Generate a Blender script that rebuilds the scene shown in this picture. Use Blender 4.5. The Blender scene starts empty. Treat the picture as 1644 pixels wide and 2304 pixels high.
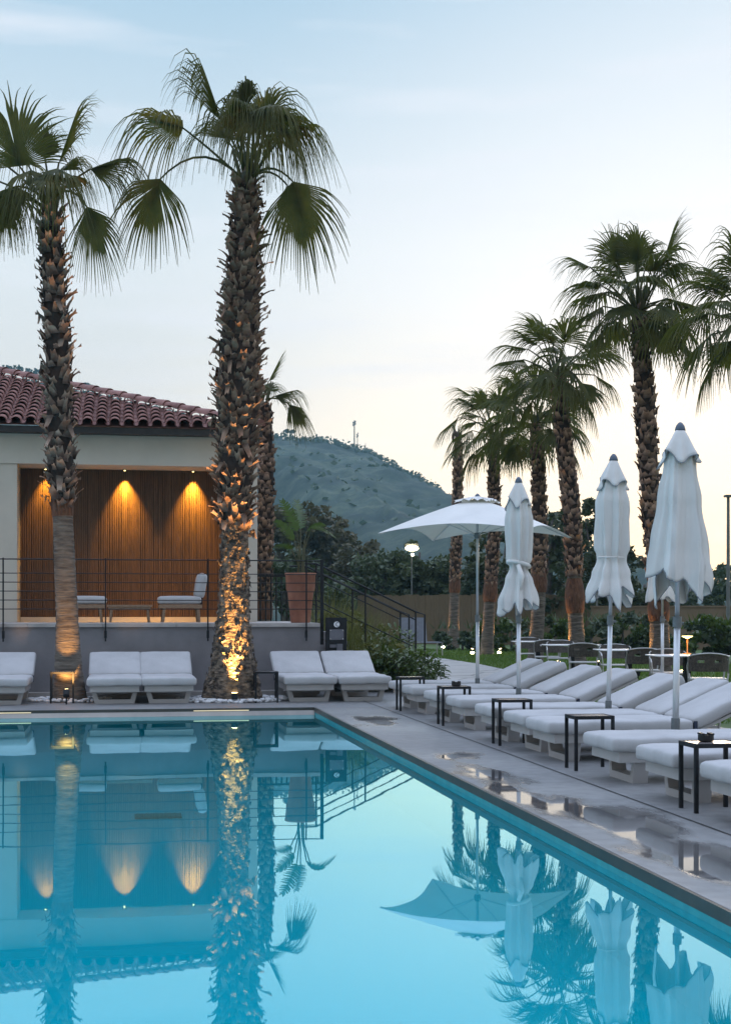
import bpy, math, random
from mathutils import Vector, Matrix, noise
R = math.radians
scene = bpy.context.scene
COL = scene.collection
# ------------------------------------------------------------------ camera
F, CXP, HZ, CZ = 3200.0, 822.0, 1379.0, 1.40
cam = bpy.data.cameras.new("camera"); cam_o = bpy.data.objects.new("camera", cam); COL.objects.link(cam_o)
cam.sensor_width = 36; cam.sensor_fit = 'AUTO'; cam.lens = 36*F/2304.0
cam.shift_y = (HZ-1152)/2304.0
cam.clip_start = 0.1; cam.clip_end = 6000
cam_o.location = (0, 0, CZ); cam_o.rotation_euler = (R(90), 0, 0)
scene.camera = cam_o
scene.view_settings.view_transform = 'Standard'; scene.view_settings.look = 'None'
scene.view_settings.exposure = 0.35; scene.view_settings.gamma = 1
scene.cycles.use_denoising = True
scene.cycles.max_bounces = 6; scene.cycles.diffuse_bounces = 2; scene.cycles.glossy_bounces = 3
scene.cycles.transparent_max_bounces = 8; scene.cycles.volume_bounces = 0
scene.cycles.sample_clamp_indirect = 4

def PX(px, py, Y):
    return Vector(((px-CXP)/F*Y, Y, CZ-(py-HZ)/F*Y))
def GND(px, py, z=0.1):
    Y = (CZ-z)*F/(py-HZ); return Vector(((px-CXP)/F*Y, Y, z))
YAW = R(9.68); C_, S_ = math.cos(YAW), math.sin(YAW)
def W(q, p, z=0.0): return Vector((q*C_-p*S_, q*S_+p*C_, z))
def QP(v): return (v.x*C_+v.y*S_, -v.x*S_+v.y*C_)

# ------------------------------------------------------------------ world: dusk sky
SUN_AZ, SUN_EL = R(17), R(3.0)
sund = Vector((math.sin(SUN_AZ)*math.cos(SUN_EL), math.cos(SUN_AZ)*math.cos(SUN_EL), math.sin(SUN_EL)))
world = bpy.data.worlds.new("World"); scene.world = world; world.use_nodes = True
nt = world.node_tree; nt.nodes.clear()
def N(nt, t, **k):
    n = nt.nodes.new(t)
    for a, b in k.items():
        if a.startswith('i_'):
            key = a[2:]; key = int(key) if key.isdigit() else key
            n.inputs[key].default_value = b
        else: setattr(n, a, b)
    return n
def ramp(nt, stops, fac=None, interp='LINEAR'):
    r = nt.nodes.new('ShaderNodeValToRGB'); r.color_ramp.interpolation = interp
    e = r.color_ramp.elements
    while len(e) > 1: e.remove(e[-1])
    e[0].position, e[0].color = stops[0][0], tuple(stops[0][1])+(1,)
    for p, c in stops[1:]:
        x = e.new(p); x.color = tuple(c)+(1,)
    if fac is not None: nt.links.new(fac, r.inputs[0])
    return r
L = nt.links.new
tc = N(nt, 'ShaderNodeTexCoord'); sep = N(nt, 'ShaderNodeSeparateXYZ'); L(tc.outputs['Generated'], sep.inputs[0])
zc = N(nt, 'ShaderNodeMath', operation='MAXIMUM'); L(sep.outputs[2], zc.inputs[0]); zc.inputs[1].default_value = 0
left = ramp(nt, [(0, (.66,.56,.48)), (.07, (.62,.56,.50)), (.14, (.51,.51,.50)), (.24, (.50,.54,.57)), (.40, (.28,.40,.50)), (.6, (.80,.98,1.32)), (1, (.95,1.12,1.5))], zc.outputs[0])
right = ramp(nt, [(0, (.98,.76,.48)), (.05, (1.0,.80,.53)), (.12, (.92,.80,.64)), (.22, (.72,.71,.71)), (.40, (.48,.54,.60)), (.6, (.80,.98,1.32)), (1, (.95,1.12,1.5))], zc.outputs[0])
dt = N(nt, 'ShaderNodeVectorMath', operation='DOT_PRODUCT'); L(tc.outputs['Generated'], dt.inputs[0])
dt.inputs[1].default_value = (math.sin(R(34)), math.cos(R(34)), 0.0)
mr = N(nt, 'ShaderNodeMapRange', interpolation_type='SMOOTHSTEP'); L(dt.outputs['Value'], mr.inputs[0])
mr.inputs[1].default_value = 0.70; mr.inputs[2].default_value = 0.93
mx = N(nt, 'ShaderNodeMix', data_type='RGBA'); L(mr.outputs[0], mx.inputs[0]); L(left.outputs[0], mx.inputs[6]); L(right.outputs[0], mx.inputs[7])
# faint stretched clouds
mp = N(nt, 'ShaderNodeMapping'); L(tc.outputs['Generated'], mp.inputs[0]); mp.inputs['Scale'].default_value = (2.2, 2.2, 17)
nz = N(nt, 'ShaderNodeTexNoise'); L(mp.outputs[0], nz.inputs[0]); nz.inputs['Scale'].default_value = 2.3; nz.inputs['Detail'].default_value = 4
cr = ramp(nt, [(.50, (0,0,0)), (.74, (1,1,1))], nz.outputs[0])
cm = N(nt, 'ShaderNodeMath', operation='MULTIPLY'); L(cr.outputs[0], cm.inputs[0]); cm.inputs[1].default_value = .60
mx2 = N(nt, 'ShaderNodeMix', data_type='RGBA'); L(cm.outputs[0], mx2.inputs[0]); L(mx.outputs[2], mx2.inputs[6]); mx2.inputs[7].default_value = (.56,.58,.63,1)
sky = N(nt, 'ShaderNodeTexSky', sky_type='NISHITA', sun_disc=False, sun_elevation=SUN_EL, sun_rotation=SUN_AZ)
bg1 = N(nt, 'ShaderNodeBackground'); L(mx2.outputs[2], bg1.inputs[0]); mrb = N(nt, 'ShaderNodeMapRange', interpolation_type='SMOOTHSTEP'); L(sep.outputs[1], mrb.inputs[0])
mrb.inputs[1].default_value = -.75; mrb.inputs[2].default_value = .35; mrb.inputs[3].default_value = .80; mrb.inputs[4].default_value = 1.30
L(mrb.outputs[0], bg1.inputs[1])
bg2 = N(nt, 'ShaderNodeBackground'); L(sky.outputs[0], bg2.inputs[0]); bg2.inputs[1].default_value = 0.01
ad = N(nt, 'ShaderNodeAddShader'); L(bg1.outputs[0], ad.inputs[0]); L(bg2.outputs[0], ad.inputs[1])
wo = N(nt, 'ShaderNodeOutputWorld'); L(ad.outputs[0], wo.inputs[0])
sl = bpy.data.lights.new("sun", 'SUN'); sl.energy = 0.5; sl.angle = R(14); sl.color = (1, .80, .58)
so = bpy.data.objects.new("sun", sl); COL.objects.link(so)
so.rotation_euler = sund.to_track_quat('Z', 'Y').to_euler(); so.location = (30, 60, 20)

# ------------------------------------------------------------------ materials
def mat(name, col, rough=.6, col2=None, nscale=6, detail=6, bump=0, bscale=30, metal=0, spec=.5, vscale=(1,1,1), lo=.35, hi=.65, trans=0, emit=None, estr=0, coat=0, obj=True, bdist=.01):
    m = bpy.data.materials.new(name); m.use_nodes = True; t = m.node_tree; b = t.nodes['Principled BSDF']
    b.inputs['Base Color'].default_value = tuple(col)+(1,); b.inputs['Roughness'].default_value = rough
    b.inputs['Metallic'].default_value = metal; b.inputs['Specular IOR Level'].default_value = spec
    b.inputs['Coat Weight'].default_value = coat
    c = t.nodes.new('ShaderNodeTexCoord'); mpp = t.nodes.new('ShaderNodeMapping'); t.links.new(c.outputs['Object'], mpp.inputs[0]); mpp.inputs['Scale'].default_value = vscale
    if col2 is not None:
        n = t.nodes.new('ShaderNodeTexNoise'); n.inputs['Scale'].default_value = nscale; n.inputs['Detail'].default_value = detail; n.inputs['Roughness'].default_value = .6
        t.links.new(mpp.outputs[0], n.inputs[0])
        r = ramp(t, [(lo, col), (hi, col2)], n.outputs[0]); t.links.new(r.outputs[0], b.inputs['Base Color'])
    if bump:
        n2 = t.nodes.new('ShaderNodeTexNoise'); n2.inputs['Scale'].default_value = bscale; n2.inputs['Detail'].default_value = 5
        t.links.new(mpp.outputs[0], n2.inputs[0])
        bp = t.nodes.new('ShaderNodeBump'); bp.inputs['Strength'].default_value = bump; bp.inputs['Distance'].default_value = bdist
        t.links.new(n2.outputs[0], bp.inputs['Height']); t.links.new(bp.outputs[0], b.inputs['Normal'])
    if emit is not None:
        b.inputs['Emission Color'].default_value = tuple(emit)+(1,); b.inputs['Emission Strength'].default_value = estr
    if trans:
        tr = t.nodes.new('ShaderNodeBsdfTranslucent'); tr.inputs[0].default_value = (min(1, col[0]*2.2+.02), min(1, col[1]*2.0+.02), col[2]*1.0, 1)
        ms = t.nodes.new('ShaderNodeMixShader'); ms.inputs[0].default_value = trans
        t.links.new(b.outputs[0], ms.inputs[1]); t.links.new(tr.outputs[0], ms.inputs[2]); t.links.new(ms.outputs[0], t.nodes['Material Output'].inputs[0])
    return m
M = {}
M['cushion'] = mat('cushion', (.415,.41,.415), .9, (.475,.47,.475), 3, bump=.35, bscale=14, bdist=.012, spec=.2)
M['resin'] = mat('resin', (.38,.365,.355), .5, (.45,.43,.42), 2.5, bump=.05)
M['strap'] = mat('strap', (.03,.04,.07), .8)
M['blackmetal'] = mat('blackmetal', (.008,.009,.011), .6, (.014,.015,.018), 20, spec=.3)
M['tabletop'] = mat('tabletop', (.16,.14,.14), .22, (.22,.19,.18), 8)
M['pole'] = mat('pole', (.52,.54,.56), .35, (.60,.62,.64), 8, metal=.5)
M['polejoint'] = mat('polejoint', (.12,.14,.15), .45, (.2,.22,.23), 8, metal=.3)
M['cap'] = mat('cap', (.07,.10,.14), .5, (.10,.13,.18), 10)
M['canvas'] = mat('canvas', (.70,.685,.665), .85, (.78,.76,.735), 2.0, bump=.3, bscale=9, bdist=.02, spec=.2, trans=.07)
M['trim'] = mat('trim', (.22,.24,.27), .8)
M['plaster'] = mat('plaster', (.54,.49,.41), .9, (.61,.55,.46), 1.2, bump=.15, bscale=40)
M['greyplaster'] = mat('greyplaster', (.20,.19,.20), .9, (.27,.255,.265), 1.3, bump=.25, bscale=30)
M['ledge'] = mat('ledge', (.36,.33,.31), .7, (.46,.42,.40), 3, bump=.15)
M['skirting'] = mat('skirting', (.55,.48,.38), .7, (.62,.55,.45), 3)
M['wood'] = mat('wood', (.085,.042,.019), .6, (.14,.07,.032), 5, vscale=(5,5,.6), bump=.3, bscale=20)
M['woodback'] = mat('woodback', (.05,.028,.014), .8, (.08,.045,.022), 5)
M['teak'] = mat('teak', (.20,.13,.08), .6, (.32,.22,.14), 12, vscale=(1,6,6))
M['fascia'] = mat('fascia', (.02,.018,.018), .6, (.035,.03,.028), 10)
M['terracotta'] = mat('terracotta', (.24,.09,.055), .8, (.36,.155,.095), 4, bump=.2)
M['soil'] = mat('soil', (.03,.022,.015), .95, (.06,.04,.03), 20)
M['tile'] = mat('tile', (.13,.05,.042), .85, (.36,.18,.15), 3.1, bump=.4, bscale=25, lo=.3, hi=.7)
M['boot'] = mat('boot', (.10,.058,.04), .9, (.40,.33,.29), 5.5, bump=.5, bscale=20, lo=.38, hi=.68)
M['bootdark'] = mat('bootdark', (.085,.05,.035), .9, (.33,.26,.22), 6, bump=.5, bscale=20, lo=.36, hi=.7)
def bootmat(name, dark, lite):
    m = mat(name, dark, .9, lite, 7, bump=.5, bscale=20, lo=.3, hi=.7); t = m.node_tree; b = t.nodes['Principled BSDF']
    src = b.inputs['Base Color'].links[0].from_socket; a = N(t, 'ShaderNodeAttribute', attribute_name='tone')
    mm = N(t, 'ShaderNodeMapRange'); t.links.new(a.outputs['Fac'], mm.inputs[0]); mm.inputs[1].default_value = .1; mm.inputs[2].default_value = .75; mm.inputs[3].default_value = .22; mm.inputs[4].default_value = 1.0  # weathered tips paler; shade between stubs put into the darkened bases
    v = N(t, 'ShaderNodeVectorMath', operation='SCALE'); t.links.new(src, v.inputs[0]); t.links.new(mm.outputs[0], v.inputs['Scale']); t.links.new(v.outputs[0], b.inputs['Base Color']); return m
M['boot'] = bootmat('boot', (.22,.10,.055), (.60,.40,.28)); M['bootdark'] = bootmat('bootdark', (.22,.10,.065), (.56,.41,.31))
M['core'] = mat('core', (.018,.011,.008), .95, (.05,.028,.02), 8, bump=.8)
M['bark'] = mat('bark', (.065,.050,.040), .9, (.19,.155,.125), 4, vscale=(1,1,7), bump=.9, bscale=8, bdist=.03)
M['barkrough'] = mat('barkrough', (.04,.03,.024), .95, (.27,.20,.14), 6, vscale=(1.4,1.4,3.2), bump=1.0, bscale=9, bdist=.05, lo=.4, hi=.66)
M['fibre'] = mat('fibre', (.075,.032,.018), .95, (.17,.08,.045), 9, vscale=(3,3,.6), bump=.8, bscale=12, bdist=.03)
M['frond'] = mat('frond', (.045,.060,.018), .55, (.125,.12,.032), 3.5, trans=.34, spec=.4)
M['frondgrey'] = mat('frondgrey', (.035,.06,.035), .5, (.07,.105,.06), 3, trans=.22, spec=.5)
M['petiole'] = mat('petiole', (.06,.07,.03), .5, (.10,.09,.04), 5)
M['leafdark'] = mat('leafdark', (.030,.046,.018), .6, (.075,.09,.035), 1.2, trans=.15)
M['leafolive'] = mat('leafolive', (.035,.058,.028), .6, (.085,.11,.055), 1.0, trans=.15)
M['leafbrown'] = mat('leafbrown', (.055,.054,.03), .7, (.11,.095,.05), .8, trans=.15)
M['leafbright'] = mat('leafbright', (.035,.065,.015), .35, (.085,.125,.03), 5, trans=.25)
M['grassy'] = mat('grassy', (.08,.10,.025), .6, (.20,.185,.06), 3, trans=.2)
M['banana'] = mat('banana', (.035,.075,.018), .35, (.06,.11,.03), 3, trans=.28)
M['treebark'] = mat('treebark', (.06,.05,.045), .9, (.14,.125,.115), 6, bump=.6, bscale=12)
M['reed'] = mat('reed', (.10,.068,.038), .9, (.20,.14,.085), 9, vscale=(9,9,.35), bump=.5, bscale=12, lo=.3, hi=.7)
M['wallbeige'] = mat('wallbeige', (.16,.11,.07), .9, (.21,.15,.10), 1, bump=.2)
M['grassblade'] = mat('grassblade', (.06,.12,.014), .6, (.12,.19,.03), .6, trans=.2)
M['pebble'] = mat('pebble', (.58,.58,.60), .7, (.74,.74,.75), 9)
M['wicker'] = mat('wicker', (.045,.036,.03), .7, (.10,.082,.068), 30, bump=.6, bscale=60)
M['chairmetal'] = mat('chairmetal', (.38,.38,.37), .4, (.5,.49,.48), 10, metal=.3)
M['whitetop'] = mat('whitetop', (.75,.75,.76), .25, (.8,.8,.8), 10)
M['greyfabric'] = mat('greyfabric', (.16,.17,.20), .85, (.20,.21,.245), 8)
M['ashtray'] = mat('ashtray', (.006,.006,.008), .4)
M['warmlamp'] = mat('warmlamp', (1,.8,.5), .4, emit=(1,.72,.32), estr=14)
M['hotlamp'] = mat('hotlamp', (1,.9,.7), .4, emit=(1,.86,.5), estr=18)
M['ledwarm'] = mat('ledwarm', (1,.8,.5), .4, emit=(1,.70,.36), estr=.35)
M['glowlamp'] = mat('glowlamp', (1,.8,.4), .4, emit=(1,.80,.30), estr=3.0)
M['orange'] = mat('orange', (.55,.19,.05), .4, emit=(1,.36,.08), estr=.45)
M['panelgrey'] = mat('panelgrey', (.10,.10,.12), .5, (.14,.14,.16), 5)
M['chrome'] = mat('chrome', (.7,.7,.72), .25, metal=.8)
M['whiteplastic'] = mat('whiteplastic', (.75,.76,.78), .4)
M['liptile'] = mat('liptile', (.03,.27,.30), .25, (.04,.34,.37), 8)
M['drain'] = mat('drain', (.02,.02,.02), .6)
M['darkstone'] = mat('darkstone', (.035,.03,.026), .35, (.06,.05,.042), 6)
M['lip'] = mat('lip', (.22,.20,.18), .22, (.34,.30,.26), 1.2)
M['steelgrey'] = mat('steelgrey', (.12,.13,.13), .5, (.18,.19,.19), 5, metal=.3)

def posmat(name, build):
    m = bpy.data.materials.new(name); m.use_nodes = True; t = m.node_tree; build(t, t.nodes['Principled BSDF']); return m
def deck_b(t, b):
    g = N(t, 'ShaderNodeNewGeometry'); 
    mpr = N(t, 'ShaderNodeMapping'); t.links.new(g.outputs['Position'], mpr.inputs[0]); mpr.inputs['Rotation'].default_value = (0, 0, -YAW)
    big = N(t, 'ShaderNodeTexNoise', i_Scale=.55, i_Detail=5); t.links.new(mpr.outputs[0], big.inputs[0])
    fine = N(t, 'ShaderNodeTexNoise', i_Scale=9.0, i_Detail=8); t.links.new(mpr.outputs[0], fine.inputs[0])
    r1 = ramp(t, [(.3, (.14,.14,.147)), (.7, (.25,.248,.245))], big.outputs[0])
    r2 = ramp(t, [(.3, (.80,.80,.80)), (.7, (1.12,1.12,1.12))], fine.outputs[0])
    mu = N(t, 'ShaderNodeMix', data_type='RGBA', blend_type='MULTIPLY'); mu.inputs[0].default_value = 1
    t.links.new(r1.outputs[0], mu.inputs[6]); t.links.new(r2.outputs[0], mu.inputs[7])
    # puddles: wet shallow pools along the pool edge
    pn = N(t, 'ShaderNodeTexNoise', i_Scale=.75, i_Detail=7); pn.inputs['Roughness'].default_value = .55
    mp3 = N(t, 'ShaderNodeMapping'); t.links.new(mpr.outputs[0], mp3.inputs[0]); mp3.inputs['Scale'].default_value = (2.6, 1.1, 1); mp3.inputs['Location'].default_value = (0.35, 0, 0)
    t.links.new(mp3.outputs[0], pn.inputs[0])
    spots = None
    sx = N(t, 'ShaderNodeSeparateXYZ'); t.links.new(mpr.outputs[0], sx.inputs[0])
    for (q, p, rq, rp) in [(2.95, 8.6, .55, 1.5), (2.98, 7.0, .5, 1.3), (2.9, 11.2, .30, 1.0), (2.95, 16.9, .42, 1.3), (3.3, 5.4, .5, 1.0), (2.8, 9.9, .25, 1.3), (3.0, 12.6, .25, .5)]:
        v = N(t, 'ShaderNodeVectorMath', operation='SUBTRACT'); t.links.new(mpr.outputs[0], v.inputs[0]); v.inputs[1].default_value = (q, p, .1)
        v2 = N(t, 'ShaderNodeVectorMath', operation='MULTIPLY'); t.links.new(v.outputs[0], v2.inputs[0]); v2.inputs[1].default_value = (1/rq, 1/rp, 0)
        ln = N(t, 'ShaderNodeVectorMath', operation='LENGTH'); t.links.new(v2.outputs[0], ln.inputs[0])
        if spots is None: spots = ln.outputs['Value']
        else:
            mi = N(t, 'ShaderNodeMath', operation='MINIMUM'); t.links.new(spots, mi.inputs[0]); t.links.new(ln.outputs['Value'], mi.inputs[1]); spots = mi.outputs[0]
    comb = N(t, 'ShaderNodeMath', operation='MULTIPLY_ADD'); t.links.new(pn.outputs[0], comb.inputs[0]); comb.inputs[1].default_value = 3.2; t.links.new(spots, comb.inputs[2])
    pm = ramp(t, [(0, (1,1,1)), (.5, (0,0,0))]); 
    mr_ = N(t, 'ShaderNodeMapRange'); t.links.new(comb.outputs[0], mr_.inputs[0]); mr_.inputs[1].default_value = 1.95; mr_.inputs[2].default_value = 2.5; mr_.inputs[3].default_value = 1; mr_.inputs[4].default_value = 0
    dk = N(t, 'ShaderNodeMix', data_type='RGBA', blend_type='MULTIPLY'); t.links.new(mr_.outputs[0], dk.inputs[0]); t.links.new(mu.outputs[2], dk.inputs[6]); dk.inputs[7].default_value = (.55,.53,.52,1)
    t.links.new(dk.outputs[2], b.inputs['Base Color'])
    rr = N(t, 'ShaderNodeMapRange'); t.links.new(mr_.outputs[0], rr.inputs[0]); rr.inputs[3].default_value = .52; rr.inputs[4].default_value = .035
    rn = N(t, 'ShaderNodeMath', operation='MULTIPLY_ADD'); t.links.new(big.outputs[0], rn.inputs[0]); rn.inputs[1].default_value = -.12; t.links.new(rr.outputs[0], rn.inputs[2])
    rc = N(t, 'ShaderNodeMath', operation='MAXIMUM'); t.links.new(rn.outputs[0], rc.inputs[0]); rc.inputs[1].default_value = .03
    t.links.new(rc.outputs[0], b.inputs['Roughness'])
    inv = N(t, 'ShaderNodeMath', operation='SUBTRACT'); inv.inputs[0].default_value = 1; t.links.new(mr_.outputs[0], inv.inputs[1])
    ih = N(t, 'ShaderNodeMath', operation='MULTIPLY'); t.links.new(inv.outputs[0], ih.inputs[0]); ih.inputs[1].default_value = .22
    bp = N(t, 'ShaderNodeBump', i_Distance=.01); t.links.new(ih.outputs[0], bp.inputs['Strength']); t.links.new(fine.outputs[0], bp.inputs['Height']); t.links.new(bp.outputs[0], b.inputs['Normal'])
M['deck'] = posmat('deck', deck_b)
def path_b(t, b):
    g = N(t, 'ShaderNodeNewGeometry'); vo = N(t, 'ShaderNodeTexVoronoi', feature='DISTANCE_TO_EDGE', i_Scale=.45); t.links.new(g.outputs['Position'], vo.inputs[0])
    n = N(t, 'ShaderNodeTexNoise', i_Scale=2.0, i_Detail=6); t.links.new(g.outputs['Position'], n.inputs[0])
    r1 = ramp(t, [(.3, (.24,.235,.24)), (.7, (.36,.35,.34))], n.outputs[0]); r2 = ramp(t, [(0, (.12,.12,.12)), (.02, (1,1,1))], vo.outputs[0])
    mu = N(t, 'ShaderNodeMix', data_type='RGBA', blend_type='MULTIPLY'); mu.inputs[0].default_value = 1
    t.links.new(r1.outputs[0], mu.inputs[6]); t.links.new(r2.outputs[0], mu.inputs[7]); t.links.new(mu.outputs[2], b.inputs['Base Color']); b.inputs['Roughness'].default_value = .45
M['path'] = posmat('path', path_b)
def ground_b(t, b):
    g = N(t, 'ShaderNodeNewGeometry'); n = N(t, 'ShaderNodeTexNoise', i_Scale=.35, i_Detail=9); t.links.new(g.outputs['Position'], n.inputs[0])
    r1 = ramp(t, [(.3, (.032,.065,.012)), (.55, (.06,.105,.02)), (.75, (.09,.13,.035))], n.outputs[0]); t.links.new(r1.outputs[0], b.inputs['Base Color']); b.inputs['Roughness'].default_value = .9
M['lawn'] = posmat('lawn', ground_b)
def hill_b(t, b):
    g = N(t, 'ShaderNodeNewGeometry'); n = N(t, 'ShaderNodeTexNoise', i_Scale=.09, i_Detail=12); t.links.new(g.outputs['Position'], n.inputs[0]); n.inputs['Roughness'].default_value = .7
    n2 = N(t, 'ShaderNodeTexNoise', i_Scale=.012, i_Detail=3); t.links.new(g.outputs['Position'], n2.inputs[0])
    r1 = ramp(t, [(.38, (.010,.022,.018)), (.5, (.022,.038,.026)), (.62, (.06,.078,.052))], n.outputs[0])
    r2 = ramp(t, [(.35, (.6,.65,.6)), (.65, (1.35,1.3,1.2))], n2.outputs[0])
    mu = N(t, 'ShaderNodeMix', data_type='RGBA', blend_type='MULTIPLY'); mu.inputs[0].default_value = 1
    t.links.new(r1.outputs[0], mu.inputs[6]); t.links.new(r2.outputs[0], mu.inputs[7]); t.links.new(mu.outputs[2], b.inputs['Base Color']); b.inputs['Roughness'].default_value = .95
M['hill'] = posmat('hill', hill_b)
def pool_b(t, b):
    g = N(t, 'ShaderNodeNewGeometry'); br = N(t, 'ShaderNodeTexBrick', i_Scale=12.0); t.links.new(g.outputs['Position'], br.inputs[0])
    br.inputs['Color1'].default_value = (.03,.72,.80,1); br.inputs['Color2'].default_value = (.035,.78,.86,1); br.inputs['Mortar'].default_value = (.15,.7,.8,1); br.offset = 0
    t.links.new(br.outputs[0], b.inputs['Base Color']); b.inputs['Roughness'].default_value = .3
M['pooltile'] = posmat('pooltile', pool_b)
def water_mat():
    m = bpy.data.materials.new('water'); m.use_nodes = True; t = m.node_tree; t.nodes.clear()
    g = N(t, 'ShaderNodeNewGeometry')
    mpw = N(t, 'ShaderNodeMapping'); t.links.new(g.outputs['Position'], mpw.inputs[0]); mpw.inputs['Scale'].default_value = (1, .55, 1)
    n = N(t, 'ShaderNodeTexNoise', i_Scale=1.1, i_Detail=2.5); t.links.new(mpw.outputs[0], n.inputs[0])
    bp = N(t, 'ShaderNodeBump', i_Strength=.10, i_Distance=.012); t.links.new(n.outputs[0], bp.inputs['Height'])
    fr = N(t, 'ShaderNodeFresnel', i_IOR=1.33)
    om = N(t, 'ShaderNodeMath', operation='SUBTRACT'); om.inputs[0].default_value = 1; t.links.new(fr.outputs[0], om.inputs[1])
    pw = N(t, 'ShaderNodeMath', operation='POWER'); t.links.new(om.outputs[0], pw.inputs[0]); pw.inputs[1].default_value = 2.15
    om2 = N(t, 'ShaderNodeMath', operation='SUBTRACT'); om2.inputs[0].default_value = 1; t.links.new(pw.outputs[0], om2.inputs[1])
    df = N(t, 'ShaderNodeBsdfDiffuse'); df.inputs[0].default_value = (.0, .55, .60, 1)
    tr = N(t, 'ShaderNodeBsdfTransparent'); tr.inputs[0].default_value = (.03, .84, .93, 1)
    m1 = N(t, 'ShaderNodeMixShader'); m1.inputs[0].default_value = .66; t.links.new(df.outputs[0], m1.inputs[1]); t.links.new(tr.outputs[0], m1.inputs[2])
    gl = N(t, 'ShaderNodeBsdfGlossy'); gl.inputs['Roughness'].default_value = .012; gl.inputs[0].default_value = (.56,.94,1,1); t.links.new(bp.outputs[0], gl.inputs['Normal'])
    m2 = N(t, 'ShaderNodeMixShader'); t.links.new(om2.outputs[0], m2.inputs[0]); t.links.new(m1.outputs[0], m2.inputs[1]); t.links.new(gl.outputs[0], m2.inputs[2])
    o = N(t, 'ShaderNodeOutputMaterial'); t.links.new(m2.outputs[0], o.inputs[0]); return m
M['water'] = water_mat()

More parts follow.
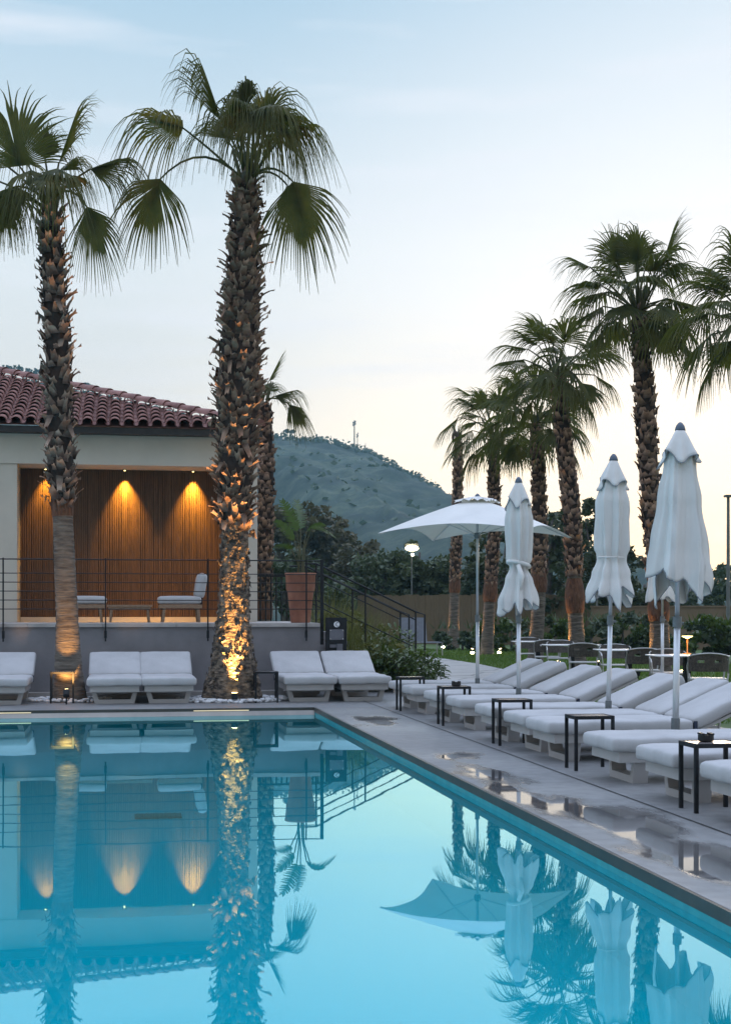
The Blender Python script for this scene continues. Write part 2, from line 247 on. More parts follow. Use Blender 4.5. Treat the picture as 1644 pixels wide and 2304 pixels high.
# ------------------------------------------------------------------ mesh helpers
class MB:
    def __init__(s): s.v = []; s.f = []; s.T = None; s.a = {}
    def V(s, p):
        p = Vector(p)
        if s.T is not None: p = s.T @ p
        s.v.append((p.x, p.y, p.z)); return len(s.v)-1
    def quad(s, a, b, c, d): i = [s.V(x) for x in (a, b, c, d)]; s.f.append(tuple(i))
    def tri(s, a, b, c): i = [s.V(x) for x in (a, b, c)]; s.f.append(tuple(i))
    def box(s, x0, x1, y0, y1, z0, z1):
        i = [s.V((x, y, z)) for z in (z0, z1) for y in (y0, y1) for x in (x0, x1)]
        for a in ((0,2,3,1), (4,5,7,6), (0,1,5,4), (2,6,7,3), (0,4,6,2), (1,3,7,5)): s.f.append(tuple(i[k] for k in a))
    def prism(s, poly, axis, a, b):       # polygon extruded along an axis
        def P(u, v, w): return {'x': (w, u, v), 'y': (u, w, v), 'z': (u, v, w)}[axis]
        n = len(poly); i0 = [s.V(P(u, v, a)) for u, v in poly]; i1 = [s.V(P(u, v, b)) for u, v in poly]
        s.f.append(tuple(reversed(i0))); s.f.append(tuple(i1))
        for k in range(n): s.f.append((i0[k], i0[(k+1) % n], i1[(k+1) % n], i1[k]))
    def rbox(s, x0, x1, y0, y1, z0, z1, r, n=3, puff=0, wr=0, seed=0):
        ax = []
        for lo, hi in ((x0, x1), (y0, y1), (z0, z1)):
            rr = min(r, (hi-lo)/2.001); a = [lo, lo+rr*.35, lo+rr]
            m = n if (hi-lo) > 4*rr else 0
            a += [lo+rr+(hi-lo-2*rr)*k/(m+1) for k in range(1, m+1)]
            a += [hi-rr, hi-rr*.35, hi]; ax.append(a)
        idx = {}
        lo = (x0, y0, z0); hi = (x1, y1, z1)
        def vert(i, j, k):
            key = (i, j, k)
            if key in idx: return idx[key]
            p = [ax[0][i], ax[1][j], ax[2][k]]; c = []
            for d in range(3):
                rr = min(r, (hi[d]-lo[d])/2.001); c.append(min(max(p[d], lo[d]+rr), hi[d]-rr))
            d = Vector(p)-Vector(c)
            q = Vector(c) + (d.normalized()*min(r, (z1-z0)/2.001) if d.length > 1e-9 else d)
            if puff:
                u = (q.x-x0)/(x1-x0)*2-1; w = (q.y-y0)/(y1-y0)*2-1
                q.z += puff*(1-abs(u)**4)*(1-abs(w)**3)*(1 if k > len(ax[2])/2 else -.2)
            if wr:
                q += Vector((0, 0, 1))*wr*noise.noise(Vector((q.x*5, q.y*5, seed+q.z)))
            idx[key] = s.V(q); return idx[key]
        nx, ny, nz_ = len(ax[0])-1, len(ax[1])-1, len(ax[2])-1
        for i in range(nx):
            for j in range(ny):
                s.f.append((vert(i,j,0), vert(i,j+1,0), vert(i+1,j+1,0), vert(i+1,j,0)))
                s.f.append((vert(i,j,nz_), vert(i+1,j,nz_), vert(i+1,j+1,nz_), vert(i,j+1,nz_)))
        for i in range(nx):
            for k in range(nz_):
                s.f.append((vert(i,0,k), vert(i+1,0,k), vert(i+1,0,k+1), vert(i,0,k+1)))
                s.f.append((vert(i,ny,k), vert(i,ny,k+1), vert(i+1,ny,k+1), vert(i+1,ny,k)))
        for j in range(ny):
            for k in range(nz_):
                s.f.append((vert(0,j,k), vert(0,j,k+1), vert(0,j+1,k+1), vert(0,j+1,k)))
                s.f.append((vert(nx,j,k), vert(nx,j+1,k), vert(nx,j+1,k+1), vert(nx,j,k+1)))
    def tube(s, pts, rad, n=8, caps=True):
        pts = [Vector(p) for p in pts]
        if not hasattr(rad, '__len__'): rad = [rad]*len(pts)
        rings = []; ref = Vector((0, 0, 1))
        d0 = (pts[1]-pts[0]).normalized()
        if abs(d0.z) > .9: ref = Vector((1, 0, 0))
        for i, p in enumerate(pts):
            d = (pts[min(i+1, len(pts)-1)]-pts[max(i-1, 0)]).normalized()
            a = (ref - d*ref.dot(d)).normalized(); b = d.cross(a); ref = a
            rings.append([s.V(p+(a*math.cos(2*math.pi*k/n)+b*math.sin(2*math.pi*k/n))*rad[i]) for k in range(n)])
        for i in range(len(rings)-1):
            for k in range(n): s.f.append((rings[i][k], rings[i][(k+1) % n], rings[i+1][(k+1) % n], rings[i+1][k]))
        if caps: s.f.append(tuple(reversed(rings[0]))); s.f.append(tuple(rings[-1]))
    def lathe(s, prof, n=24, cx=0, cy=0):
        rings = [[s.V((cx+r*math.cos(2*math.pi*k/n), cy+r*math.sin(2*math.pi*k/n), z)) for k in range(n)] for r, z in prof]
        for i in range(len(rings)-1):
            for k in range(n): s.f.append((rings[i][k], rings[i][(k+1) % n], rings[i+1][(k+1) % n], rings[i+1][k]))
        s.f.append(tuple(reversed(rings[0]))); s.f.append(tuple(rings[-1]))
    def ball(s, c, r, n=6, sq=1):
        c = Vector(c); prof = [(math.sin(math.pi*i/n)*r, -math.cos(math.pi*i/n)*r*sq) for i in range(1, n)]
        rings = [[s.V(c+Vector((a*math.cos(2*math.pi*k/8), a*math.sin(2*math.pi*k/8), z))) for k in range(8)] for a, z in prof]
        for i in range(len(rings)-1):
            for k in range(8): s.f.append((rings[i][k], rings[i][(k+1) % 8], rings[i+1][(k+1) % 8], rings[i+1][k]))
        s.f.append(tuple(reversed(rings[0]))); s.f.append(tuple(rings[-1]))
    def build(s, name, m, parent=None, smooth=False, loc=None, rz=0):
        me = bpy.data.meshes.new(name); me.from_pydata(s.v, [], s.f); me.materials.append(m)
        if smooth: me.polygons.foreach_set('use_smooth', [True]*len(me.polygons))
        if s.a:
            at_ = me.attributes.new('tone', 'FLOAT', 'POINT'); vals = [0.0]*len(s.v)
            for k_, x_ in s.a.items(): vals[k_] = x_
            at_.data.foreach_set('value', vals)
        me.update(); o = bpy.data.objects.new(name, me); COL.objects.link(o)
        if parent is not None: o.parent = parent
        if loc is not None: o.location = loc
        if rz: o.rotation_euler = (0, 0, rz)
        return o
def empty(name, loc, rz=0):
    o = bpy.data.objects.new(name, None); COL.objects.link(o); o.location = loc; o.rotation_euler = (0, 0, rz); o.empty_display_size = .2; return o
def tag(o, label, cat, group=None, kind=None):
    o['label'] = label; o['category'] = cat
    if group: o['group'] = group
    if kind: o['kind'] = kind
    return o
def struct(o): o['kind'] = 'structure'; return o
def stuff(o, label, cat): o['kind'] = 'stuff'; o['label'] = label; o['category'] = cat; return o
def children(o): return [c for c in bpy.data.objects if c.parent == o]
KIDS = {}
def copy_tree(o, parent=None, kids=None):
    c = o.copy(); COL.objects.link(c); c.parent = parent
    ks = kids if kids is not None else children(o)
    for ch in ks: copy_tree(ch, c)
    return c
def light(kind, name, energy, color, loc, target=None, parent=None, **k):
    l = bpy.data.lights.new(name, kind); l.energy = energy; l.color = color
    for a, b in k.items(): setattr(l, a, b)
    o = bpy.data.objects.new(name, l); COL.objects.link(o); o.location = loc
    if target is not None: o.rotation_euler = (Vector(loc)-Vector(target)).to_track_quat('Z', 'Y').to_euler()
    if parent is not None: o.parent = parent
    return o

# ------------------------------------------------------------------ setting
QE, PE, QL, PN, ZD = 2.62, 19.45, -11.0, 1.6, 0.10
def polyobj(name, pts, z, m, T=W):
    b = MB(); ii = [b.V(T(x, y, z)) for x, y in pts]; b.f.append(tuple(ii)); return b.build(name, m)
def ring(name, inner, outer, z, m, zi=None):
    b = MB(); (a0, a1, b0, b1) = inner; (c0, c1, d0, d1) = outer
    I = [W(a0,b0,z), W(a1,b0,z), W(a1,b1,z), W(a0,b1,z)]; O = [W(c0,d0,z), W(c1,d0,z), W(c1,d1,z), W(c0,d1,z)]
    for k in range(4): b.quad(O[k], O[(k+1) % 4], I[(k+1) % 4], I[k])
    return b.build(name, m)
struct(ring('ground', (QL-.3, QE+.3, PN-.3, PE+.3), (-2500, 2500, -400, 4500), .05, M['lawn']))
b = MB()   # deck with pool opening, poured as panels around the pool
for (a0, a1, b0, b1) in ((QE, 6.7, -3, 24.2), (QL-2, QE, PE, 22.85), (QL-2, QL, -3, PE), (QL, QE, -3, PN)):
    b.quad(W(a0, b0, ZD), W(a1, b0, ZD), W(a1, b1, ZD), W(a0, b1, ZD))
for (a0, a1, b0, b1) in ((QE, QE, PN, PE), (QL, QE, PE, PE), (QL, QL, PN, PE), (QL, QE, PN, PN), (6.7, 6.7, -3, 24.2)):
    b.quad(W(a0, b0, ZD), W(a1, b1, ZD), W(a1, b1, .04), W(a0, b0, .04))
struct(b.build('pool_deck', M['deck']))
b = MB()
g = 0.004
b.quad(W(3.49, -3, ZD+g), W(3.505, -3, ZD+g), W(3.505, 24, ZD+g), W(3.49, 24, ZD+g))
for pp in (0.5, 5.2, 19.2):
    b.quad(W(QE+.02, pp, ZD+g), W(3.488, pp, ZD+g), W(3.488, pp+.012, ZD+g), W(QE+.02, pp+.012, ZD+g))
struct(b.build('deck_joints', M['drain']))
# lawn sheet, path
b = MB(); lp = [(6.72, -3), (30, -3), (30, 52), (9.2, 52), (9.1, 42), (9.05, 36), (8.7, 31.5), (8.2, 28.2), (7.2, 25.6), (6.72, 24.4)]
b.f.append(tuple(b.V(W(q, p, .075)) for q, p in lp)); struct(b.build('lawn', M['lawn']))
b = MB(); pp_ = [(4.2, 24.2), (6.7, 24.2), (6.72, 24.4), (7.2, 25.6), (8.2, 28.2), (8.7, 31.5), (9.05, 36), (9.1, 42), (9.2, 50), (8.2, 50), (7.7, 40), (7.0, 34), (6.0, 28), (5.3, 25.5)]
b.f.append(tuple(b.V(W(q, p, .088)) for q, p in pp_)); struct(b.build('garden_path', M['path']))
# pool basin
b = MB(); zf = -.46
b.quad(W(QL,PN,zf), W(QE,PN,zf), W(QE,PE,zf), W(QL,PE,zf))
for (a, c) in (((QL,PN),(QE,PN)), ((QE,PN),(QE,PE)), ((QE,PE),(QL,PE)), ((QL,PE),(QL,PN))):
    b.quad(W(*a, zf), W(*c, zf), W(*c, .0), W(*a, .0))
struct(b.build('pool_basin', M['pooltile']))
b = MB(); b.quad(W(QL+.0,PN,0), W(QE,PN,0), W(QE,PE,0), W(QL,PE,0)); struct(b.build('water', M['water']))
def rim(name, m, z0, z1, d):
    b = MB(); b.T = Matrix.Rotation(YAW, 4, 'Z')
    b.box(QE-d, QE+.02, PN, PE+.02, z0, z1); b.box(QL+.02, QE-d, PE-d, PE+.02, z0, z1)
    b.box(QL-.02, QL+d, PN, PE-d, z0, z1)
    b.box(QL+d, QE-d, PN-.02, PN+d, z0, z1)
    return struct(b.build(name, m))
b = MB(); b.T = Matrix.Rotation(YAW, 4, 'Z'); b.prism([(PE+.02,-.06),(PE+.02,.060),(PE-.0225,.060),(PE-.085,.002),(PE-.085,-.06)], 'x', QL+.02, QE-.022); struct(b.build('far_pool_lip', M['lip']))
rim('pool_lip', M['liptile'], -.06, .036, .018); rim('pool_edge_band', M['darkstone'], .0365, .0985, .022)
for (px, py, lab) in ((356, 1834.5, 'larger dark drain grate on the pool floor, nearer the camera'), (311, 1683.5, 'small dark drain grate on the pool floor close to the far edge')):
    Y = (CZ+.44)*F/(py-HZ); c = PX(px, py, Y); b = MB()
    b.box(-.21, .21, -.10, .10, 0, .02)
    g_ = b.build('pool_drain', M['ashtray'], loc=(c.x, c.y, zf+.004), rz=YAW)
    b2 = MB()
    for k in range(9): b2.box(-.19+k*.042, -.175+k*.042, -.085, .085, .0205, .026)
    b2.build('grille_bar', M['ashtray'], g_); tag(g_, lab, 'pool drain', 'drain grates under the water')
for (q0, q1, lab) in ((-2.4, -1.2, 'warm light strip under the far pool edge at the left of the picture'), (.95, 1.7, 'warm light strip under the far pool edge below the thick palm')):
    b = MB(); b.T = Matrix.Rotation(YAW, 4, 'Z') ; b.box(q0, q1, PE-.026, PE-.0225, .064, .076)
    tag(b.build('light_strip', M['ledwarm']), lab, 'light strip', 'light strips under the pool edge')

# ------------------------------------------------------------------ hills with scrub
ridge = [(-900, 790), (-300, 830), (0, 862), (90, 868), (200, 890), (400, 936), (560, 978), (622, 985), (674, 990), (732, 995), (776, 1006), (822, 1015), (853, 1033), (899, 1058), (939, 1075), (976, 1098), (1013, 1125), (1060, 1165), (1120, 1205), (1200, 1250), (1320, 1310), (1450, 1345), (1650, 1362), (2200, 1368)]
def rid(px):
    for (a, ya), (c, yc) in zip(ridge, ridge[1:]):
        if a <= px <= c: return ya+(yc-ya)*(px-a)/(c-a)
    return ridge[0][1] if px < -900 else 1368
DH = 620.0
b = MB(); nu, nv = 330, 90
for j in range(nv+1):
    t = j/nv; Y = 210+(DH-210)*t
    for i in range(nu+1):
        X = -340+ (i/nu)*620
        px = CXP+X/DH*F
        top = CZ+(HZ-rid(px))/F*DH
        prof = t**1.15
        z = top*prof
        u_ = X*.013+t*1.5; gull = (abs(noise.noise(Vector((u_, t*.9, 3.1))))*-34+8) + (abs(noise.noise(Vector((X*.035+t*3.2, t*1.6, 7))))*-14+3)
        z += gull*math.sin(math.pi*min(1, t))*.9
        z += noise.fractal(Vector((X*.11, Y*.08, 0)), 1, 2, 5)*1.9*min(1, t*3)
        b.V((X*(.45+.55*Y/DH), Y, z if t > 0 else -1))
for j in range(nv):
    for i in range(nu):
        a = j*(nu+1)+i; b.f.append((a, a+1, a+nu+2, a+nu+1))
base = len(b.v)
for i in range(nu+1):
    x, y, z = b.v[nv*(nu+1)+i]; b.V((x*1.05, y+60, -2))
for i in range(nu): a = nv*(nu+1)+i; b.f.append((a, a+1, base+i+1, base+i))
hv = list(b.v)
struct(b.build('hills', M['hill'], smooth=True))
def leafquad(b, c, s, rng, stretch=1.6):
    d = Vector((rng.gauss(0,1), rng.gauss(0,1), rng.gauss(0,.8))).normalized(); e = d.cross(Vector((rng.gauss(0,1), rng.gauss(0,1), rng.gauss(0,1)))).normalized()
    a = d*s*stretch*.5; w = e*s*.5
    i = [b.V(c-a), b.V(c+w*.9), b.V(c+a), b.V(c-w*.9)]; b.f.append(tuple(i))
rng = random.Random(5)
b = MB()
for k in range(2600):                # bushes and small trees along the ridge line
    px = rng.uniform(-60, 1100); X = (px-CXP)/F*DH; z = CZ+(HZ-rid(px))/F*DH
    h = abs(noise.noise(Vector((px*.021, 2.2, 0))))*3.6+.4
    yy = DH-rng.uniform(-4, 14)
    c = Vector((X, yy, z-.8+rng.uniform(0, 1)**1.5*h))
    for q in range(2): leafquad(b, c+Vector((rng.gauss(0,.7), rng.gauss(0,.7), rng.gauss(0,.5))), rng.uniform(.6, 1.4), rng)
for k in range(4500):
    t = rng.uniform(.12, 1)**.8; i = rng.randrange(nu); j = min(nv-1, int(t*nv)); x, y, z = hv[j*(nu+1)+i]
    if noise.noise(Vector((x*.03, y*.02, 4))) < rng.uniform(-.35, .35): continue
    c = Vector((x+rng.uniform(-.9,.9), y, z+.4)); sz = rng.uniform(.9, 2.3)
    for q in range(2): leafquad(b, c+Vector((rng.gauss(0,.4), rng.gauss(0,.4), rng.gauss(0,.25))), sz, rng, 1.3)
stuff(b.build('ridge_scrub', M['leafolive']), 'scrub and low trees along the top of the hill', 'scrub')

def crown(b, c, rad, nclump, per, leaf, rng, flat=.5):
    c = Vector(c)
    for k in range(nclump):
        while True:
            d = Vector((rng.uniform(-1,1), rng.uniform(-1,1), rng.uniform(-1,1)))
            if .25 < d.length < 1: break
        cc = c+Vector((d.x*rad[0], d.y*rad[1], d.z*rad[2])); cr = rng.uniform(.16, .34)*min(rad)
        for m in range(per):
            e = Vector((rng.gauss(0,1), rng.gauss(0,1), rng.gauss(0,1))).normalized()*cr*rng.uniform(.5, 1.15)
            e.z *= .8
            leafquad(b, cc+e, leaf*rng.uniform(.6, 1.3), rng)
def tree(name, loc, H, crowns, m, leaf, label, cat, per=60, group=None, seed=1, trunk=.18, limbs=5):
    rng = random.Random(seed); root = empty(name, loc); tag(root, label, cat, group)
    b = MB(); mid = H*.45
    b.tube([(0,0,0), (trunk*.4, 0, mid*.5), (0, 0, mid), (trunk, 0, H*.8)], [trunk*1.25, trunk, trunk*.8, trunk*.3], 8)
    for (cx, cy, cz, rx, ry, rz_, n) in crowns:
        b.tube([(0, 0, mid*.7), (cx*.5, cy*.5, (mid+cz)*.45), (cx, cy, cz)], [trunk*.6, trunk*.4, trunk*.15], 6)
    b.build('trunk', M['treebark'], root, True)
    b = MB()
    for (cx, cy, cz, rx, ry, rz_, n) in crowns: crown(b, (cx, cy, cz), (rx, ry, rz_), n, per, leaf, rng)
    b.build('crown', m, root); return root
# umbrella pines on the ridge
for i, (px, hw, hh, label) in enumerate(((652, 2.6, 5, 'flat topped pine on the hilltop, tallest of the ridge trees beside the palm'), (30, 5, 9, 'dark spreading pine peeking over the left end of the tiled roof'), (72, 3.6, 8, 'smaller flat pine beside the spreading pine above the tiled roof'), (196, 2.2, 6, 'small bushy tree showing over the roof hip'))):
    zt = CZ+(HZ-rid(px))/F*DH
    tree('pine_tree', PX(px, rid(px), DH-2)-Vector((0,0,1.2)), hh, [(0,0,hh*.92,hw,hw*.8,hh*.14,26), (hw*.4,0,hh*.85,hw*.6,hw*.5,hh*.1,12)], M['leafolive'], .7, label, 'pine tree', per=18, seed=40+i, trunk=.25)
for i, (px, h, w, label) in enumerate(((797, 13.5, .30, 'tall antenna mast with dish cluster on the hilltop'), (804, 7.5, .18, 'shorter thin mast beside the tall antenna on the hilltop'), (822, 4.5, .15, 'small lone mast on the hilltop right of the antennas'), (701, 4.0, .12, 'thin pole on the hilltop left of the antennas'))):
    root = empty('antenna_mast', PX(px, rid(px), DH)-Vector((0,0,1))); tag(root, label, 'antenna mast')
    b = MB(); b.tube([(0,0,0), (0,0,h)], [w, w*.6], 6)
    for k in range(int(h)): b.box(-w*1.3, w*1.3, -w*1.3, w*1.3, k+.4, k+.5)
    b.build('pole', M['steelgrey'], root)
    if h > 6:
        b = MB()
        for k in range(4): b.box(-w*2.8+(k%2)*w*3, -w*.6+(k%2)*w*3, -w, w, h*.82+k*.5, h*.82+k*.5+.7)
        b.build('antenna_panel', M['steelgrey'], root)
# ------------------------------------------------------------------ trees and bushes behind
def at(px, Y, z=.05): v = PX(px, HZ, Y); v.z = z; return v
tree('broadleaf_tree', at(672, 92), 9.5, [(0,0,6.8,2.2,2,1.9,34), (-1.7,0,5.4,1.6,1.5,1.6,24), (1.4,0,5.0,1.9,1.6,1.6,26), (0,0,3.2,3.2,2,1.6,34)], M['leafbrown'], .26, 'dark brownish broadleaf tree behind the potted plant, closest to the building', 'tree', seed=2, trunk=.3)
tree('broadleaf_tree', at(738, 92), 8.5, [(0,0,6.3,1.6,1.6,1.6,26), (-.8,0,4.6,1.8,1.5,1.5,24), (1.3,0,4.4,1.7,1.5,1.7,26), (.6,0,2.6,2.8,2,1.4,30)], M['leafbrown'], .26, 'dark tree in the middle of the group between building and umbrella', 'tree', seed=3, trunk=.28)
tree('broadleaf_tree', at(798, 84), 6.2, [(0,0,4.3,1.8,1.5,1.4,26), (-.9,0,3.0,1.6,1.4,1.2,20), (1.2,0,2.9,1.6,1.4,1.2,22)], M['leafbrown'], .24, 'lower brownish tree sloping down toward the open umbrella', 'tree', seed=4, trunk=.25)
tree('bush_tree', at(640, 62), 4.4, [(0,0,3.0,2.2,1.6,1.2,30), (1.5,0,2.1,1.8,1.5,1.1,24)], M['leafolive'], .2, 'green bushy tree directly behind the terracotta pot', 'tree', seed=5)
tree('olive_bush', at(862, 66), 4.8, [(0,0,2.6,1.9,1.6,1.5,34), (-1.5,0,2.0,1.4,1.4,1.2,24), (1,0,2.9,1.3,1.4,1.0,22)], M['leafolive'], .17, 'dense dark olive bush left of the bright lamp above the reed fence', 'bush', per=90, seed=6)
tree('olive_bush', at(935, 66), 5.2, [(0,0,3.0,1.8,1.6,1.5,34), (1.4,0,2.6,1.6,1.4,1.4,28), (-1,0,2.0,1.4,1.4,1.2,20)], M['leafolive'], .17, 'dense dark olive bush right under the bright lamp', 'bush', per=90, seed=7)
tree('olive_bush', at(1010, 68), 4.6, [(0,0,2.6,1.8,1.6,1.5,30), (1.4,0,2.4,1.4,1.4,1.3,24)], M['leafolive'], .17, 'olive bush behind the bare palm trunk', 'bush', per=80, seed=8)
tree('bush_tree', at(1130, 66), 5.8, [(0,0,3.2,2.2,1.8,2.0,38), (.8,0,4.4,1.2,1.2,1.0,16)], M['leafdark'], .18, 'dark bushy tree behind the tied umbrella beside the open one', 'tree', per=80, seed=9)
tree('bush_tree', at(1232, 60), 6.6, [(0,0,3.4,1.8,1.6,2.3,42), (.4,0,5.2,1.0,1.0,1.1,12)], M['leafdark'], .17, 'dark tree with twiggy top between the two leaning palms', 'tree', per=80, seed=10)
tree('bush_tree', at(1335, 56), 6.2, [(0,0,3.0,1.5,1.5,2.1,40), (-.3,0,4.9,.9,.9,1.0,12), (1.1,0,2.3,1.2,1.2,1.5,24)], M['leafdark'], .16, 'tall dark bush with a yellow lamp in it, left of the banded umbrella', 'tree', per=80, seed=11)
tree('bush_tree', at(1440, 60), 3.2, [(0,0,1.7,1.6,1.4,1.0,26)], M['leafdark'], .16, 'low dark bush showing between the two right umbrellas', 'bush', per=70, seed=12)
tree('broadleaf_tree', at(1612, 88), 4.6, [(0,0,2.8,1.7,1.5,1.5,26), (-1,0,2.2,1.3,1.3,1.1,18)], M['leafolive'], .22, 'rounded tree behind the beige wall at the right edge of the picture', 'tree', seed=13)
tree('broadleaf_tree', at(1690, 84), 5.0, [(0,0,3.0,1.9,1.5,1.7,28)], M['leafolive'], .22, 'tree cut off by the right edge behind the light pole', 'tree', seed=14)
tree('bush_tree', at(1545, 80), 3.4, [(0,0,2.0,2.2,1.4,1.0,26)], M['leafdark'], .2, 'low bush behind the largest closed umbrella', 'bush', seed=15)
# low hedge plants in front of the fence
hedge = [(1040, 50, 1.0, 1.3), (1150, 48, 1.3, 1.5), (1235, 46, 1.2, 1.2), (1330, 44, 1.3, 1.5), (1400, 42, 1.4, 1.4), (1460, 42, 1.1, 1.2), (1560, 40, 1.2, 1.5), (1620, 38, 1.3, 1.2), (1680, 38, 1.2, 1.2)]
labs = ['low hedge shrub behind the bare palm trunk base', 'hedge shrub behind the pole of the tied umbrella', 'hedge shrub between the two lit palms', 'hedge shrub right of the rust banded palm', 'leafy hedge shrub left of the banded umbrella pole', 'hedge shrub behind the lit palm with the thickest crown', 'hedge shrub behind the small orange table lamp', 'hedge shrub right of the largest closed umbrella', 'hedge shrub cut off by the right edge']
for i, ((px, Y, h, w), lb) in enumerate(zip(hedge, labs)):
    rngh = random.Random(200+i); root = empty('hedge_shrub', at(px, Y)); tag(root, lb, 'shrub', 'hedge shrubs in front of the fence')
    b = MB(); crown(b, (0,0,h*.5), (w,.7,h*.5), 22, 60, .13, rngh)
    for k in range(26):
        a = rngh.uniform(0, 6.28); x = rngh.uniform(-w, w)*.8; l = rngh.uniform(.3, .7)
        p0 = Vector((x, 0, h*.8)); p1 = p0+Vector((math.cos(a)*.25, math.sin(a)*.2, l*.6))
        b.tri(p0+Vector((-.03,0,0)), p0+Vector((.03,0,0)), p1)
    b.build('foliage', M['leafbright'] if i % 2 else M['leafolive'], root)
    b = MB(); b.tube([(0,0,0), (0,0,h*.6)], [.05,.03], 6); b.build('stem', M['treebark'], root)
# fences
def panel_fence(p0, p1, h, m, label, name, posts=6, thick=.06):
    d = p1-p0; ln = Vector((d.x, d.y, 0)).length; root = empty(name, p0, math.atan2(d.y, d.x)); tag(root, label, 'fence' if 'fence' in name else 'wall')
    b = MB()
    if 'reed' in name:
        r_ = random.Random(3); n = int(ln/.16)
        for k in range(n):
            x0 = ln*k/n; b.box(x0, x0+ln/n*.97, -thick/2+r_.uniform(-.01,.01), thick/2, 0, h+r_.uniform(-.03,.03))
        b.build('reed_panel', m, root); 
        for k in range(posts+1):
            b = MB(); b.tube([(ln*k/posts, thick, 0), (ln*k/posts, thick, h)], .04, 6); b.build('post', M['treebark'], root)
    else:
        b.box(0, ln, -thick/2, thick/2, 0, h); b.build('wall_panel', m, root)
        b = MB(); b.box(-.03, ln+.03, -thick/2-.03, thick/2+.03, h+.001, h+.06); b.build('coping', m, root)
panel_fence(at(805, 63), at(1420, 58), 2.12, M['reed'], 'brown reed screen fence behind the palms and under the open umbrella', 'reed_fence', 10)
panel_fence(at(1330, 53), at(1800, 50), 1.55, M['wallbeige'], 'low beige garden wall behind the shrubs at the right', 'garden_wall', thick=.2)

# ------------------------------------------------------------------ palms
def frond(b, base, hub, fdir, Rr, spread, droop, nseg, rng, fold=.25, sag=.25, twist=0, rj=.46, pr=.016):
    base, hub, f = Vector(base), Vector(hub), Vector(fdir).normalized()
    mid = (base+hub)/2+Vector((0,0,sag*(hub-base).length))
    pts = [base*(1-t)**2+mid*2*t*(1-t)+hub*t*t for t in (0,.15,.3,.45,.6,.75,.9,1)]
    b.tube(pts, [pr*1.5-(pr*.7)*k/7 for k in range(8)], 5)
    up = Vector((0,0,1)); s = f.cross(up)
    if s.length < .25: s = f.cross(Vector((0.25,-1,0)))
    s.normalize(); n = s.cross(f).normalized()
    if twist:
        Q = Matrix.Rotation(twist, 3, f); s = Q@s; n = Q@n
    dth = 2*spread/(nseg-1); K = 9
    for i in range(nseg):
        th = -spread+dth*i; a = abs(th)/spread
        if rng.random() < .05: continue
        Ls = Rr*(1-.28*a**2)*rng.uniform(.80, 1.08)
        d = (f*math.cos(th)+s*math.sin(th)-n*fold*abs(math.sin(th))*(.5+.5*a)).normalized()
        tg = (-f*math.sin(th)+s*math.cos(th)).normalized()
        p = hub+f*(.16*Rr*(1-a))
        st = Ls*(1-.16*(1-a))/K; jr = rng.uniform(rj*.92, rj*1.1); dr = droop*rng.uniform(.7, 1.4)
        lat = rng.gauss(0, .10)
        prev = None; nn = n
        for k in range(K+1):
            t = k/K
            g = .05*t+max(0, (t-jr*.9)/(1-jr*.9))**.9
            dd = (d+Vector((0,0,-1))*dr*g*5.5+tg*lat*g).normalized()
            if k: p = p+dd*st*(1+(min(.7, droop*1.1) if t > jr else 0))
            rr = t*Ls
            if t < jr: w = max(.010, rr*dth*.56)
            else: w = max(.0025, jr*Ls*dth*.34*(1-(t-jr)/(1-jr))**.7)
            tt = (tg-dd*tg.dot(dd)); tt = tt.normalized() if tt.length > .05 else s
            mm = dd.cross(tt).normalized()
            row = (b.V(p-tt*w), b.V(p+mm*w*.8), b.V(p+tt*w))
            if prev: b.f.append((prev[0], prev[1], row[1], row[0])); b.f.append((prev[1], prev[2], row[2], row[1]))
            prev = row
def boot(b, pos, o, u, ln, w, curl, rng):
    u = (u+Vector((rng.gauss(0,.16), rng.gauss(0,.16), rng.gauss(0,.1)))).normalized(); ln *= rng.uniform(.6,1.35); side = (o.cross(u)+o*rng.gauss(0,.35)).normalized(); rows = []
    K = 5; tw = rng.gauss(0, .12)
    for k in range(K+1):
        t = k/K
        c = pos+u*ln*(t-.25*curl*t*t)+o*(.015+ln*curl*(t**1.8)) + side*tw*ln*t
        ww = w*(1-.45*t)
        cup = w*.45*(1-t)**.7
        rows.append([b.V(c-side*ww+o*cup*.2+u*(0 if k<K else rng.uniform(-.02,.05))), b.V(c-side*ww*.4+o*cup), b.V(c+side*ww*.4+o*cup+u*(0 if k<K else -rng.uniform(.0,.04))), b.V(c+side*ww+o*cup*.2+u*(0 if k<K else rng.uniform(-.02,.05)))])
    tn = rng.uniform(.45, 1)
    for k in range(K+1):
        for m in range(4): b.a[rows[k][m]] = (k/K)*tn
    for k in range(K):
        for m in range(3): b.f.append((rows[k][m], rows[k][m+1], rows[k+1][m+1], rows[k+1][m]))
    bt = [b.V(pos+u*.0-side*w*1.0-o*.03), b.V(pos+side*w*1.0-o*.03)]
    b.f.append((bt[0], bt[1], rows[0][2], rows[0][1]))
